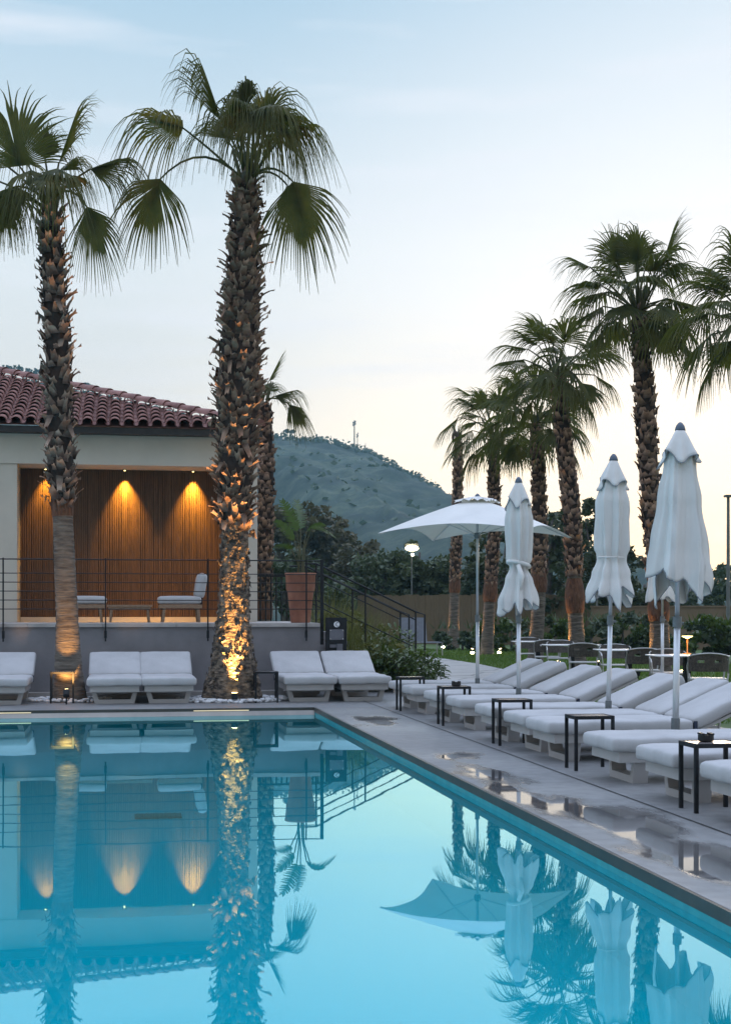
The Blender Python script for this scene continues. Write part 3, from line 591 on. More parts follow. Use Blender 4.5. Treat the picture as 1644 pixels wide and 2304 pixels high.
def palm(name_label, base, path, rad, zb, boots, fronds, seed, fibre=None, rough=False, fm='frond', group=None, bw=.075, bl=.17, nring=9, dz=.085, curl=.55, wild=0, bootmat='boot'):
    """path: (z, dx, dy) from base; rad: (z, r); boots from height zb to the top"""
    rng = random.Random(seed); root = empty('palm_tree', base); tag(root, name_label, 'palm tree', group)
    def interp(tab, z):
        if z <= tab[0][0]: return tab[0][1:]
        for a, c in zip(tab, tab[1:]):
            if a[0] <= z <= c[0]:
                t = (z-a[0])/(c[0]-a[0]); t2 = t
                return tuple(x+(y-x)*t2 for x, y in zip(a[1:], c[1:]))
        return tab[-1][1:]
    H = path[-1][0]; b = MB(); ns = int(H/.05); nr = 26; rings = []
    for k in range(ns+1):
        z = H*k/ns; dx, dy = interp(path, z); r0 = interp(rad, z)[0]
        ringm = .035*math.sin(z*52+math.sin(z*7)*1.2) if not rough else 0
        rr = []
        for m in range(nr):
            a = 2*math.pi*m/nr
            v = Vector((math.cos(a)*1.3, math.sin(a)*1.3, z*2.2))
            r_ = r0*(1+(ringm if z < zb+.2 else 0)+noise.noise(v+Vector((seed,0,0)))*(.10 if rough else .035)+noise.noise(v*4)*(.10 if rough else .02))
            rr.append(b.V((dx+math.cos(a)*r_, dy+math.sin(a)*r_, z)))
        rings.append(rr)
    for k in range(ns):
        for m in range(nr): b.f.append((rings[k][m], rings[k][(m+1)%nr], rings[k+1][(m+1)%nr], rings[k+1][m]))
    b.f.append(tuple(rings[-1])); b.build('trunk', M['barkrough' if rough else 'bark'], root, True)
    if fibre:
        b = MB(); K = 10; z0, z1, ex = fibre; pts = []; rs = []
        for k in range(K+1):
            z = z0+(z1-z0)*k/K; dx, dy = interp(path, z); pts.append((dx, dy, z)); rs.append(interp(rad, z)[0]+ex*math.sin(math.pi*min(.96, .12+k/K*.84)))
        b.tube(pts, rs, 20, False)
        for k in range(60):
            a = rng.uniform(0, 6.28); z = rng.uniform(z0, z1); dx, dy = interp(path, z); r0 = interp(rad, z)[0]+ex*.8
            o = Vector((math.cos(a), math.sin(a), 0)); p = Vector((dx, dy, z))+o*r0; t_ = Vector((-o.y, o.x, 0))
            b.tri(p-t_*.012, p+t_*.012, p+o*rng.uniform(.02,.08)+Vector((0,0,rng.uniform(-.12,.12))))
        b.build('fibre_sheath', M['fibre'], root, True)
    b = MB(); K = 24; b.tube([(*interp(path, zb+.05+(H-zb-.05)*k/K), zb+.05+(H-zb-.05)*k/K) for k in range(K+1)], [interp(rad, zb+.05+(H-zb-.05)*k/K)[0]*1.04 for k in range(K+1)], 20); b.build('gap_shade_core', M['core'], root, True)  # near-black sleeve: shade in the gaps between leaf stubs put into colour
    b = MB(); z = zb; row = 0
    while z < H-.02:
        dx, dy = interp(path, z); r0 = interp(rad, z)[0]*.92; dx2, dy2 = interp(path, min(H, z+.3)); u0 = Vector((dx2-dx, dy2-dy, .3)).normalized()
        for m in range(nring):
            if rng.random() < .10: continue
            a = 2*math.pi*(m+.5*(row % 2))/nring+rng.gauss(0,.10); o = Vector((math.cos(a), math.sin(a), 0))
            p = Vector((dx, dy, z+rng.gauss(0, dz*.25)))+o*r0
            s = 1+wild*max(0, rng.gauss(0,1)); cl = curl*rng.uniform(.55, 1.5)
            u = u0
            if wild and rng.random() < .07: boot(b, p+o*.06, (o+Vector((0,0,.3))).normalized(), (Vector((0,0,-1))+o*.35).normalized(), bl*rng.uniform(1.0,1.5), bw*.8, .1, rng)
            else: boot(b, p, o, u, bl*s, bw*rng.uniform(.8, 1.2), cl, rng)
        z += dz; row += 1
    if rough:
        bb = b; b = MB()
        for k in range(420):
            z_ = rng.uniform(.12, zb+.1); dx, dy = interp(path, z_); r0 = interp(rad, z_)[0]; a = rng.uniform(0, 6.28); o = Vector((math.cos(a), math.sin(a), 0))
            boot(b, Vector((dx, dy, z_))+o*r0*.97, o, Vector((rng.gauss(0,.5)*-o.y, rng.gauss(0,.5)*o.x, rng.choice((-1,-1,1)))).normalized(), rng.uniform(.04,.09), rng.uniform(.015,.05), rng.uniform(.1,.35), rng)
        b.a = {}; b.build('fibre_tufts', M['barkrough'], root)['kind'] = 'stuff'; b = bb
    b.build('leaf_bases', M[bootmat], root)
    top = Vector((path[-1][1], path[-1][2], H))
    # heart of the crown: bundle of leaf bases and upright stems
    b = MB()
    for k in range(14):
        a = rng.uniform(0, 6.28); o = Vector((math.cos(a), math.sin(a), 0)); p = top+o*.06+Vector((0,0,-.12))
        b.tube([p, p+o*.06+Vector((0,0,.28)), p+o*.16+Vector((0,0,.6))], [.035,.022,.010], 5)
    b.build('crown_heart', M['petiole'], root)
    for fr in fronds:
        b = MB(); frond(b, top+Vector((rng.uniform(-.06,.06), rng.uniform(-.06,.06), rng.uniform(-.1,.08))), *fr[:-1], rng=rng, **fr[-1])
        b.build('frond', M[fm], root)
    return root
def rfronds(top, seed, n, pet=.75, Rr=.95, low=-45, high=80, droop=.35):
    """a generic crown: stems fanned at the golden angle, oldest leaves hanging lowest"""
    rng = random.Random(seed); out = []
    for i in range(n):
        az = i*2.39996+rng.gauss(0,.2); t = (i+.5)/n
        el = R(low+(high-low)*(1-(1-t)**1.0)+rng.gauss(0,7))
        d = Vector((math.cos(az)*math.cos(el), math.sin(az)*math.cos(el), math.sin(el)))
        hub = Vector(top)+d*pet*rng.uniform(.85,1.15)+Vector((0,0,.12))
        fd = (d+Vector((0,0,-.35-.3*(1-t)))).normalized()
        out.append((hub, fd, Rr*rng.uniform(.85,1.12), R(rng.uniform(62, 95)), droop*rng.uniform(.5,1.6)*(1.25-.5*t), 30, dict(fold=.3, sag=.10, twist=rng.uniform(-.5,.5), rj=.55)))
    return out
def relf(base, Y, spec, conv):
    """leaf spec in photograph units -> positions round the crown"""
    out = []
    for (hx, hy, hd, tx, ty, td, spread, droop, kw) in spec:
        h = PX(*conv(hx, hy), Y+hd)-base; t = PX(*conv(tx, ty), Y+td)-base
        d = t-h; out.append((h, d, d.length*1.22, R(spread), droop, 48, kw))
    return out
# thick palm in the middle
B2 = GND(523, 1577); Y2 = B2.y
c7 = lambda x, y: (200+.4064*x, 60+.4064*y)
sp2 = [
 (520,560,-.1, 120,440,-.3, 82,.55, dict(fold=.2, sag=.05, twist=.35)),
 (395,845,-.2, 275,1200,-.2, 62,.35, dict(fold=.3, sag=.55, twist=1.3, rj=.6)),
 (735,520,.2, 600,120,.3, 40,.42, dict(fold=.6, sag=.1, rj=.75)),
 (850,600,0, 835,260,.2, 50,.7, dict(fold=.35, sag=.05, rj=.6)),
 (960,540,-.1, 1120,230,-.2, 80,.5, dict(fold=.2, sag=.1, twist=-.5)),
 (1020,480,.1, 1395,600,.1, 75,.55, dict(fold=.2, sag=.1, twist=-.35)),
 (930,440,-.6, 900,640,-1.2, 75,.7, dict(fold=.2, sag=.15)),
 (1130,860,-.2, 1250,1290,-.2, 58,.25, dict(fold=.25, sag=.55, twist=-1.3, rj=.6)),
 (1060,540,-.4, 1190,700,-.8, 80,.8, dict(fold=.3, sag=.1)),
 (1000,600,.5, 1200,540,1.0, 80,.6, dict(fold=.2, sag=.1)),
 (760,620,.6, 700,420,1.2, 70,.6, dict(fold=.2, sag=.1)),
 (900,520,.6, 960,330,1.2, 75,.6, dict(fold=.2, sag=.1)),
 (800,560,-.5, 760,420,-.9, 60,.8, dict(fold=.3, sag=.1)),
 (1100,880,.5, 1160,1150,.7, 45,.3, dict(fold=.3, sag=.5, rj=.6)),
 (830,470,-.5, 800,330,-1.1, 70,.9, dict(fold=.4, sag=.1, rj=.5)),
 (1000,430,-.5, 1080,420,-1.2, 75,.9, dict(fold=.4, sag=.1, rj=.5)),
 (880,420,.1, 870,250,.0, 45,.8, dict(fold=.5, sag=.05, rj=.65)),
 (1120,560,.3, 1330,520,.5, 70,.8, dict(fold=.3, sag=.1, rj=.5)),
]
def off(px, py, Y, base): v = PX(px, py, Y)-base; return (v.z, v.x, v.y)
path2 = [(0,0,0), off(524,1480,Y2,B2), off(529,1174,Y2,B2), off(533,950,Y2,B2), off(540,800,Y2,B2), off(549,588,Y2,B2), off(553,470,Y2,B2), off(555,412,Y2,B2)]
palm('thick palm with shaggy grey leaf stubs, lit from below between the pool sofas', B2, path2,
     [(0,.45),(.15,.42),(.7,.30),(1.3,.225),(2.2,.195),(2.9,.205),(3.6,.25),(4.6,.29),(5.2,.265),(6.2,.215),(7.0,.165),(7.5,.125),(7.75,.10)], 2.55, True, relf(B2, Y2, sp2, c7), 11,
     rough=True, bw=.068, bl=.135, nring=13, dz=.080, curl=.75, wild=.2, bootmat='boot')
# left palm
B1 = GND(156, 1578); Y1 = B1.y
c1 = lambda x, y: (.2032*x, 200+.2032*y)
sp1 = [
 (215,850,-.4, 60,120,-.3, 85,.12, dict(fold=.15, sag=.1, rj=.62)),
 (655,810,-.2, 880,150,-.1, 62,.16, dict(fold=.2, sag=.05, rj=.66)),
 (1010,885,-.1, 1600,720,-.1, 62,.6, dict(fold=.5, sag=.1, twist=.9, rj=.6)),
 (965,1310,-.2, 1200,2000,-.2, 52,.22, dict(fold=.25, sag=.75, rj=.58, twist=-1.2)),
 (60,1120,-.3, 20,1680,-.4, 40,.2, dict(fold=.3, sag=.3, rj=.65)),
 (560,940,-.5, 480,1120,-1.3, 85,.7, dict(fold=.2, sag=.1)),
 (170,1080,-.2, 190,1460,-.6, 70,.5, dict(fold=.2, sag=.3)),
 (500,760,.2, 520,260,.4, 50,.3, dict(fold=.4, sag=.05)),
 (-60,760,.1, -420,420,.1, 85,.3, dict(fold=.2, sag=.1)),
 (-80,1000,.2, -420,1250,.2, 75,.5, dict(fold=.2, sag=.1)),
 (820,960,.4, 1000,1100,.8, 80,.6, dict(fold=.2, sag=.1)),
 (300,820,.6, 100,560,1.1, 80,.4, dict(fold=.2, sag=.1)),
 (700,900,.6, 950,640,1.0, 80,.6, dict(fold=.2, sag=.1)),
 (640,880,-.4, 780,960,-1.0, 80,.8, dict(fold=.3, sag=.1, rj=.5)),
 (350,900,-.4, 260,1020,-1.0, 80,.8, dict(fold=.3, sag=.1, rj=.5)),
]
path1 = [(0,0,0), off(152,1400,Y1,B1), off(142,1174,Y1,B1), off(134,950,Y1,B1), off(130,790,Y1,B1), off(119,600,Y1,B1), off(113,470,Y1,B1)]
palm('slender left palm with a smooth ringed lower trunk, rising in front of the slatted alcove', B1, path1,
     [(0,.27),(.12,.25),(.5,.20),(1.2,.165),(2.6,.145),(2.9,.15),(3.5,.17),(4.6,.165),(6.0,.155),(7.0,.13),(7.35,.10)], 2.9, True, relf(B1, Y1, sp1, c1), 12,
     fibre=(2.72,3.0,.012), bw=.07, bl=.14, nring=8, dz=.095, curl=.6, wild=.2, bootmat='bootdark')
# palm behind the pavilion corner
B3 = at(592, 33.5, .05); Y3 = B3.y
c3 = lambda x, y: (580+.1108*x, 780+.1108*y)
sp3 = [(220,700,0, 480,190,0, 62,.05, dict(fold=.2,sag=.05,rj=.6)), (340,1000,-.1, 960,830,-.1, 60,.45, dict(fold=.5,sag=.05,twist=.6,rj=.6)), (640,1180,-.2, 1080,1740,-.2, 45,.25, dict(fold=.4,sag=.25,rj=.6,twist=-1)),
       (100,800,.2, -200,300,.2, 70,.3, dict(fold=.2,sag=.05)), (0,1000,-.3, -350,1150,-.3, 80,.5, dict(fold=.3,sag=.1)), (200,900,.5, 300,600,1.0, 80,.4, dict(fold=.2,sag=.1)), (150,850,-.6, 50,700,-1.1, 70,.5, dict(fold=.2,sag=.1))]
path3 = [(0,0,0), off(594,1290,Y3,B3), off(598,1150,Y3,B3), off(600,1050,Y3,B3), off(596,960,Y3,B3), off(594,905,Y3,B3)]
palm('palm half hidden behind the corner of the pavilion', B3, path3, [(0,.22),(2,.17),(4,.165),(6,.15),(6.3,.11)], 1.6, True, relf(B3, Y3, sp3, c3), 13, bw=.08, bl=.13, nring=8, dz=.11, curl=.35, bootmat='boot', fibre=(1.2,1.7,.03))
# right hand row on the lawn
def rpalm(label, Y, pb, ypts, r0, r1, zb, fib, seed, n, extra=(), low=-35, pet=.8, Rr=1.0, fm='frond', droop=.3):
    base = at(pb, Y, .05); path = [(0,0,0)]+[off(px, py, Y, base) for px, py in ypts]
    H = path[-1][0]; top = Vector((path[-1][1], path[-1][2], H))
    fr = rfronds(top, seed*7, n, pet, Rr, low=low, droop=droop) if n else []
    for (hx, hy, hd, tx, ty, td, spread, droop_, kw) in extra:
        h = PX(hx, hy, Y+hd)-base; t = PX(tx, ty, Y+td)-base; fr.append((h, t-h, (t-h).length, R(spread), droop_, 36, kw))
    return palm(label, base, path, [(0,r0*1.15),(.4,r0),(zb,r1),(zb+.6,r1*1.03),(H*.7,r1),(H-.5,r1*.85),(H,r1*.55)], zb, True, fr, seed, fibre=fib, bw=.085, bl=.15, nring=8, dz=.12, curl=.32, fm=fm, group='palms in a row across the lawn')
rpalm('bare headed palm, furthest left in the row on the lawn, its top a dead stub', 53, 1019, [(1022,1335),(1028,1180),(1030,1050),(1030,985)], .21, .165, 2.5, (2.1,2.65,.05), 21, 0)
rpalm('second lawn palm from the left, behind the open umbrella pole', 44.5, 1094, [(1102,1335),(1112,1180),(1110,1060),(1110,985)], .20, .165, 2.2, (1.7,2.4,.06), 22, 24,
      extra=[(1030,940,-.2, 968,990,-.2, 55,.3, dict(fold=.4, sag=.2, rj=.6)), (1060,890,0, 1005,858,0, 60,.2, dict(fold=.4,sag=.1))], pet=.9, Rr=1.05)
rpalm('third lawn palm from the left, behind the tied closed umbrella', 38, 1203, [(1212,1335),(1213,1180),(1210,1060),(1204,955)], .20, .165, 2.3, (1.9,2.5,.05), 23, 26, pet=.9, Rr=1.05)
rpalm('lawn palm with a broad rust coloured band low on its trunk', 33, 1300, [(1293,1370),(1288,1180),(1270,1010),(1254,852)], .19, .165, 2.2, (1.35,2.15,.06), 24, 28, pet=.8, Rr=1.0)
rpalm('tall lawn palm rising behind the two largest closed umbrellas', 27.5, 1486, [(1478,1300),(1462,1100),(1450,900),(1436,705)], .205, .165, 1.6, (1.2,1.7,.04), 25, 31, pet=.78, Rr=.92,
      extra=[(1325,600,-.1, 1240,560,-.1, 70,.25, dict(fold=.3,sag=.05)), (1490,590,0, 1528,470,0, 45,.1, dict(fold=.4,sag=.05,rj=.65)), (1388,590,-.3, 1380,500,-.3, 85,.1, dict(fold=.15,sag=.05,rj=.62))])
rpalm('palm at the right edge whose crown hangs into the picture', 23.5, 1716, [(1712,1200),(1706,950),(1690,740)], .20, .17, 1.6, (1.2,1.7,.04), 26, 26, pet=.8, Rr=.95,
      extra=[(1640,650,-.2, 1560,610,-.2, 85,.15, dict(fold=.15,sag=.05,rj=.62)), (1660,740,-.3, 1600,830,-.3, 85,.12, dict(fold=.15,sag=.1,rj=.6)), (1660,700,0, 1560,720,0, 70,.5, dict(fold=.3,sag=.1))])
# stub on the bare palm
b = MB(); v = at(1030, 53); v.z = 0
b.tube([PX(1030,992,53), PX(1031,975,53), PX(1024,970,53), PX(1019,980,53), PX(1018,992,53)], [.12,.11,.09,.06,.03], 8)
st = b.build('dead_leaf_stub', M['bootdark'], None, True)
root4 = [o for o in bpy.data.objects if o.get('label','').startswith('bare headed palm')][0]
st.parent = root4; st.location = -root4.location

# uplights
def spotlamp(loc, target, energy, label, size=55, blend=.6, group='ground spotlights', col=(1,.50,.14), lens='warmlamp', rad=.03, r=.045):
    loc = Vector(loc); root = empty('ground_spotlight', (loc.x, loc.y, loc.z)); tag(root, label, 'spotlight', group)
    d = (Vector(target)-loc).normalized(); hd = Vector((0,0,.16))
    b = MB(); b.tube([(0,0,0), (0,0,.10)], .012, 6); b.build('stake', M['blackmetal'], root)
    b = MB(); b.tube([hd-d*.05, hd+d*.045], r, 12); b.build('housing', M['blackmetal'], root)
    b = MB(); b.tube([hd+d*.0455, hd+d*.052], r*.85, 12); b.build('lens', M[lens], root)
    l = light('SPOT', 'spot_lamp', energy, col, hd+d*.075, hd+d*2, root, spot_size=R(size), spot_blend=blend, shadow_soft_size=rad)
WARM = (1, .50, .16)
spotlamp(GND(150, 1585, .1), B1+Vector((0,-.16,.7)), 120, 'small spotlight shining up the smooth left palm, seen through the side table', size=84)
spotlamp(GND(528, 1582, .1)+Vector((0,0,-.06)), B2+Vector((0,-.30,1.9)), 1000, 'spotlight in the pebbles at the foot of the thick palm', size=56)
spotlamp(W(3.0, 24.1, .1), B3+Vector((0,0,3)), 160, 'spotlight hidden by the planter shining at the corner palm', size=40)
for i, (px, Y, dx, lab) in enumerate(((1019,53,-.5,'left spotlight at the bare headed palm'), (1019,53,.5,'right spotlight at the bare headed palm'), (1094,44.5,-.45,'spotlight left of the second lawn palm'), (1094,44.5,.45,'spotlight right of the second lawn palm'), (1203,38,-.45,'left spotlight at the third lawn palm'), (1300,33,-.45,'left spotlight at the rust banded palm'), (1300,33,.5,'right spotlight at the rust banded palm'), (1486,27.5,-.42,'left spotlight at the tall palm behind the umbrellas'), (1486,27.5,.42,'right spotlight at the tall palm behind the umbrellas'))):
    c = at(px, Y, .07); spotlamp(c+Vector((dx, .12, 0)), c+Vector((dx*.25, 0, 1.3)), 110 if i != 5 else 170, lab, size=42)
for (px, py, lab) in ((996,1457,'tiny yellow ground lamp on the grass left of the bare palm'), (1062,1471,'tiny ground lamp on the grass left of the umbrella pole'), (1122,1470,'tiny ground lamp on the grass right of the second lawn palm')):
    c = GND(px, py+4, .075); root = empty('ground_lamp', c); tag(root, lab, 'ground lamp', 'small lamps in the grass')
    b = MB(); b.tube([(0,0,0), (0,0,.06)], .05, 10); b.build('housing', M['blackmetal'], root)
    b = MB(); b.ball((0,-.01,.085), .062, 6, .7); b.build('lens', M['hotlamp'], root)

# ------------------------------------------------------------------ terrace
PW, ZT = 22.85, 1.235
root = empty('terrace_wall', W(0, 0, 0), YAW); tag(root, 'grey rendered retaining wall with a stone ledge behind the pool sofas', 'wall')
b = MB(); b.box(-13, 3.15, PW, PW+.25, .05, ZT-.06); b.box(2.9, 3.15, PW+.2505, 28, .05, ZT-.06); b.build('wall_face', M['greyplaster'], root)
b = MB()
for k in range(14): b.box(-13+k*1.1537, -13+(k+1)*1.1537-.006, PW-.05, PW+.55, ZT-.058, ZT)
b.box(2.6, 3.19, PW+.552, 28, ZT-.058, ZT); b.build('ledge', M['ledge'], root)
b = MB(); b.T = Matrix.Rotation(YAW, 4, 'Z'); b.box(-13, 2.598, PW+.552, 33, ZT-.2, ZT-.003); struct(b.build('terrace_floor', M['ledge']))
b = MB(); b.T = Matrix.Rotation(YAW, 4, 'Z'); b.box(-13, 3.1, PW-.30, PW-.002, .10, .16); struct(b.build('wall_kerb', M['ledge']))
# ------------------------------------------------------------------ pavilion
PF = 26.0; A0, A1, ZA, ZWT = -1.85, 1.86, 4.06, 4.61
root = empty('pavilion', W(0, 0, 0), YAW); tag(root, 'cream plastered pavilion with tiled roof and lit wooden slat alcove', 'building')
b = MB()
b.box(-13, A0, PF, PF+.4, ZT, ZA-.001); b.box(A1, 2.43, PF, PF+.4, ZT, ZA-.001)           # piers
b.box(A0-.001, A0+.0, PF+.4, PF+.95, ZT, ZA-.001); b.box(A1, A1+.2, PF+.401, PF+.95, ZT, ZA-.001); b.box(A0-.2, A0, PF+.401, PF+.95, ZT, ZA-.001)
b.box(2.23, 2.43, PF+.401, 33, ZT, ZA-.001); b.build('wall', M['plaster'], root)
b = MB(); b.box(-13, 2.435, PF-.03, PF+.95, ZA, ZWT); b.box(2.23, 2.435, PF+.951, 33, ZA, ZWT); b.build('lintel', M['plaster'], root)
b = MB(); rs = random.Random(9); x = A0+.001
b.box(A0+.001, A1-.001, PF+.86, PF+.94, ZT, ZA-.002); b.build('alcove_back', M['woodback'], root)
b = MB()
while x < A1-.05:
    w = rs.choice((.026,.028,.030,.032)); b.box(x, x+w, PF+.82-rs.choice((0,.003,.006)), PF+.859, ZT+.095, ZA-.004); x += w+rs.choice((.009,.011,.016))
b.build('slat_cladding', M['wood'], root)
b = MB(); b.box(A0+.002, A1-.002, PF+.79, PF+.8595, ZT+.0, ZT+.088); b.build('skirting', M['skirting'], root)
b = MB(); b.box(-13, 2.42, PF-.30, PF-.0305, ZWT-.02, ZWT+.09); b.box(2.436, 2.50, PF-.3, 33, ZWT-.02, ZWT+.09); b.build('fascia', M['fascia'], root)
# downlights
for q in (-1.39, .04, 1.295):
    b = MB(); b.T = Matrix.Translation((q, PF+.685, ZA-.012)); b.lathe([(.035,-.012),(.04,-.006),(.04,.010)], 16); d = b.build('downlight', M['chrome'], root)
    b = MB(); b.T = Matrix.Translation((q, PF+.685, ZA-.03)); b.lathe([(.014,-.006),(.017,0),(.017,.004)], 14); b.build('lens', M['glowlamp'], d)
    lo = light('SPOT', 'downlight_lamp', 600 if q > -1 else 200, (1,.50,.06), (q, PF+.685, ZA-.045), (q, PF+.80, ZA-.9), root, spot_size=R(64), spot_blend=1.0, shadow_soft_size=.02)
# roof
RQ, RP, ZE, SL = 2.46, PF-.33, 4.73, .335
roof_b = MB(); roof_b.v = []
def rp(q, s, dz=0): return (q, RP+s, ZE+SL*s+dz)
b = MB(); b.quad(rp(RQ,0,-.02), rp(-13,0,-.02), rp(-13,7.5,-.02), rp(RQ-7.5,7.5,-.02)); b.quad((RQ,RP,ZE-.02), (RQ-7.5,RP+7.5,ZE+SL*7.5-.02), (RQ-7.5,RP+9,ZE+SL*7.5-.02), (RQ,RP+16,ZE-.02))
roof = b.build('roof', M['tile'], root)
b = MB(); rt = random.Random(4); pitch = .245; crs = .34
q = RQ-.14
while q > -9.5:
    nrow = int(min(7.4, RQ-q+.25)/crs)+1
    for j in range(nrow):
        s0 = j*crs-.03; s1 = s0+crs*1.18
        if s1 > (RQ-q)+.35 and j > 0: break
        r0 = .105+rt.uniform(-.004,.004); r1 = .088; jit = rt.uniform(-.008,.008); lift = rt.uniform(0,.008)
        prev = None; n = 8
        ia = []; ib = []
        for k in range(n+1):
            a = math.pi*k/n
            ia.append(b.V(rp(q+jit+r0*math.cos(a), s0, .045+r0*math.sin(a)*.9+lift))); ib.append(b.V(rp(q+jit+r1*math.cos(a), s1, .012+r1*math.sin(a)*.9)))
        for k in range(n): b.f.append((ia[k], ia[k+1], ib[k+1], ib[k]))
        ic = [b.V(rp(q+jit+(r0-.014)*math.cos(math.pi*k/n), s0, .045+(r0-.014)*math.sin(math.pi*k/n)*.9+lift)) for k in range(n+1)]
        for k in range(n): b.f.append((ia[k], ic[k], ic[k+1], ia[k+1]))
        # channel tile between
        ja = []; jb = []
        for k in range(5):
            a = math.pi+math.pi*k/4
            ja.append(b.V(rp(q-pitch/2+.06*math.cos(a), s0, .055+.045*math.sin(a)))); jb.append(b.V(rp(q-pitch/2+.06*math.cos(a), s1, .045+.045*math.sin(a))))
        for k in range(4): b.f.append((ja[k], ja[k+1], jb[k+1], jb[k]))
    q -= pitch
b.build('barrel_tiles', M['tile'], roof, True)
b = MB(); s = 0
while s < 7.3:                       # hip caps
    p0 = Vector((RQ-s, RP+s, ZE+SL*s+.06)); p1 = Vector((RQ-s-.30, RP+s+.30, ZE+SL*(s+.30)+.045)); d = (p1-p0).normalized(); sd = d.cross(Vector((0,0,1))).normalized(); up = sd.cross(d)
    ia, ib = [], []
    for k in range(9):
        a = math.pi*k/8; ia.append(b.V(p0+sd*.135*math.cos(a)+up*.115*math.sin(a))); ib.append(b.V(p1+d*.06+sd*.115*math.cos(a)+up*.095*math.sin(a)))
    for k in range(8): b.f.append((ia[k], ia[k+1], ib[k+1], ib[k]))
    b.f.append(tuple(ia)); s += .27
b.build('hip_tiles', M['tile'], roof, True)

# terrace railing, wall mounted
root = empty('terrace_railing', W(0, 0, 0), YAW); tag(root, 'thin black metal railing with horizontal cables along the terrace ledge', 'railing')
b = MB()
for z in (2.24, 2.02, 1.88, 1.74, 1.60, 1.46): b.tube([(-13, PW-.075, z), (3.14, PW-.075, z)], .010 if z > 2.2 else .007, 6)
b.build('cable', M['blackmetal'], root)
qs = []
for px in (-222, 8, 238, 468, 689):
    a = (px-CXP)/F; q = (a*C_*(PW-.07)+S_*(PW-.07))/(C_-a*S_); qs.append(q)
for q in qs+[-7.7, -9.4]:
    b = MB(); b.box(q-.011, q+.011, PW-.095, PW-.066, .95, 2.26); b.box(q-.02, q+.02, PW-.066, PW-.051, 1.0, 1.12); b.build('post', M['blackmetal'], root)
b = MB(); b.box(3.16, 3.21, PW+.0, PW+.05, ZT-.35, 2.26); b.build('post', M['blackmetal'], root)
# stair with two handrails descending to the right of the terrace
root = empty('stair', W(0, 0, 0), YAW); tag(root, 'garden stair with thin black handrails going down right of the terrace', 'stair')
b = MB(); n = 7
for k in range(n): b.box(3.25+k*.29, 3.25+(k+1)*.29-.001, 24.1, 25.4, .06, ZT-(k+1)*(ZT-.1)/(n+0)+.001+.0)
b.build('steps', M['greyplaster'], root)
for (pp, nm) in ((24.05, 0), (25.42, 1)):
    b = MB(); x0, x1 = 3.25, 4.98; z0, z1 = 2.24, 1.42
    b.tube([(2.95, pp, z0), (x0, pp, z0), (x1, pp, z1), (x1+.16, pp, z1-.05), (x1+.16, pp, .1)], .016, 6)
    b.tube([(x0, pp, z0-.14), (x1, pp, z1-.14)], .010, 6); b.tube([(x0, pp, z0-.62), (x1, pp, z1-.62)], .010, 6)
    b.build('handrail', M['blackmetal'], root)
    for x in (3.25, 4.1, x1):
        b = MB(); zt = z0+(z1-z0)*(x-x0)/(x1-x0); b.tube([(x, pp, zt-1.05), (x, pp, zt)], .016, 6); b.build('post', M['blackmetal'], root)
b = MB(); 
root = empty('back_fence', W(0, 0, 0), YAW); tag(root, 'dark vertical bar fence at the back of the terrace behind the potted plant', 'fence')
b = MB()
for k in range(16): b.tube([(2.50+k*.11, 29.6, ZT-.6), (2.50+k*.11, 29.6, 2.15)], .018, 5)
b.build('bar', M['blackmetal'], root)
b = MB(); b.box(2.45, 4.3, 29.58, 29.62, 2.15, 2.19); b.box(2.45, 4.3, 29.58, 29.62, .7, .74); b.build('rail', M['blackmetal'], root)
b = MB(); b.box(2.45, 4.3, 29.5, 29.7, .05, .7); b.build('kerb', M['greyplaster'], root)

# potted bird-of-paradise plant
pp0 = PX(676, 1400, 23.75); pp0.z = ZT
root = empty('plant_pot', pp0); tag(root, 'tall terracotta pot with a pale rim band on the end of the terrace ledge', 'pot')
b = MB(); b.lathe([(.155,0),(.165,.02),(.215,.50),(.235,.55),(.24,.56),(.25,.79),(.262,.80),(.262,.83),(.235,.83),(.225,.74)], 32); b.build('pot_body', M['terracotta'], root, True)
b = MB(); b.lathe([(.22,.76),(.0,.775)], 20); b.build('soil', M['soil'], root)
root = empty('potted_plant', pp0+Vector((0,0,.77))); tag(root, 'broad leaved banana like plant growing in the terracotta pot', 'plant')
def bigleaf(b, p0, f, ln, w, bend, tilt, rng, notch=True):
    f = Vector(f).normalized(); s = f.cross(Vector((0,0,1)))
    s = s.normalized() if s.length > .1 else Vector((1,0,0)); s = (Matrix.Rotation(tilt, 3, f)@s).normalized(); n = s.cross(f)
    K = 16; p = Vector(p0); prev = None; d = f.copy()
    for k in range(K+1):
        t = k/K; d = (d+Vector((0,0,-1))*bend/K).normalized()
        if k: p = p+d*ln/K
        ww = w*math.sin(math.pi*min(1, .06+t*.94))**.6*(1-.25*t)
        if notch and k % 3 == 2: ww *= .80
        l = b.V(p+s*ww+n*ww*.35); c = b.V(p); r_ = b.V(p-s*ww+n*ww*.35)
        if prev:
            pl_, pc, pr_ = prev
            for (m_, sg) in ((l, 1), (r_, -1)):      # torn, feathered blade either side of the rib
                a0 = Vector(b.v[pc]); a1 = Vector(b.v[c]); tip = a1+s*sg*ww*1.15+d*ln*.10+Vector((0,0,-.25*ww)); tip2 = a0.lerp(a1,.5)+s*sg*ww*1.1+d*ln*.05
                b.quad(a0, a1, tip, tip2)
        prev = (l, c, r_)
rg = random.Random(8)
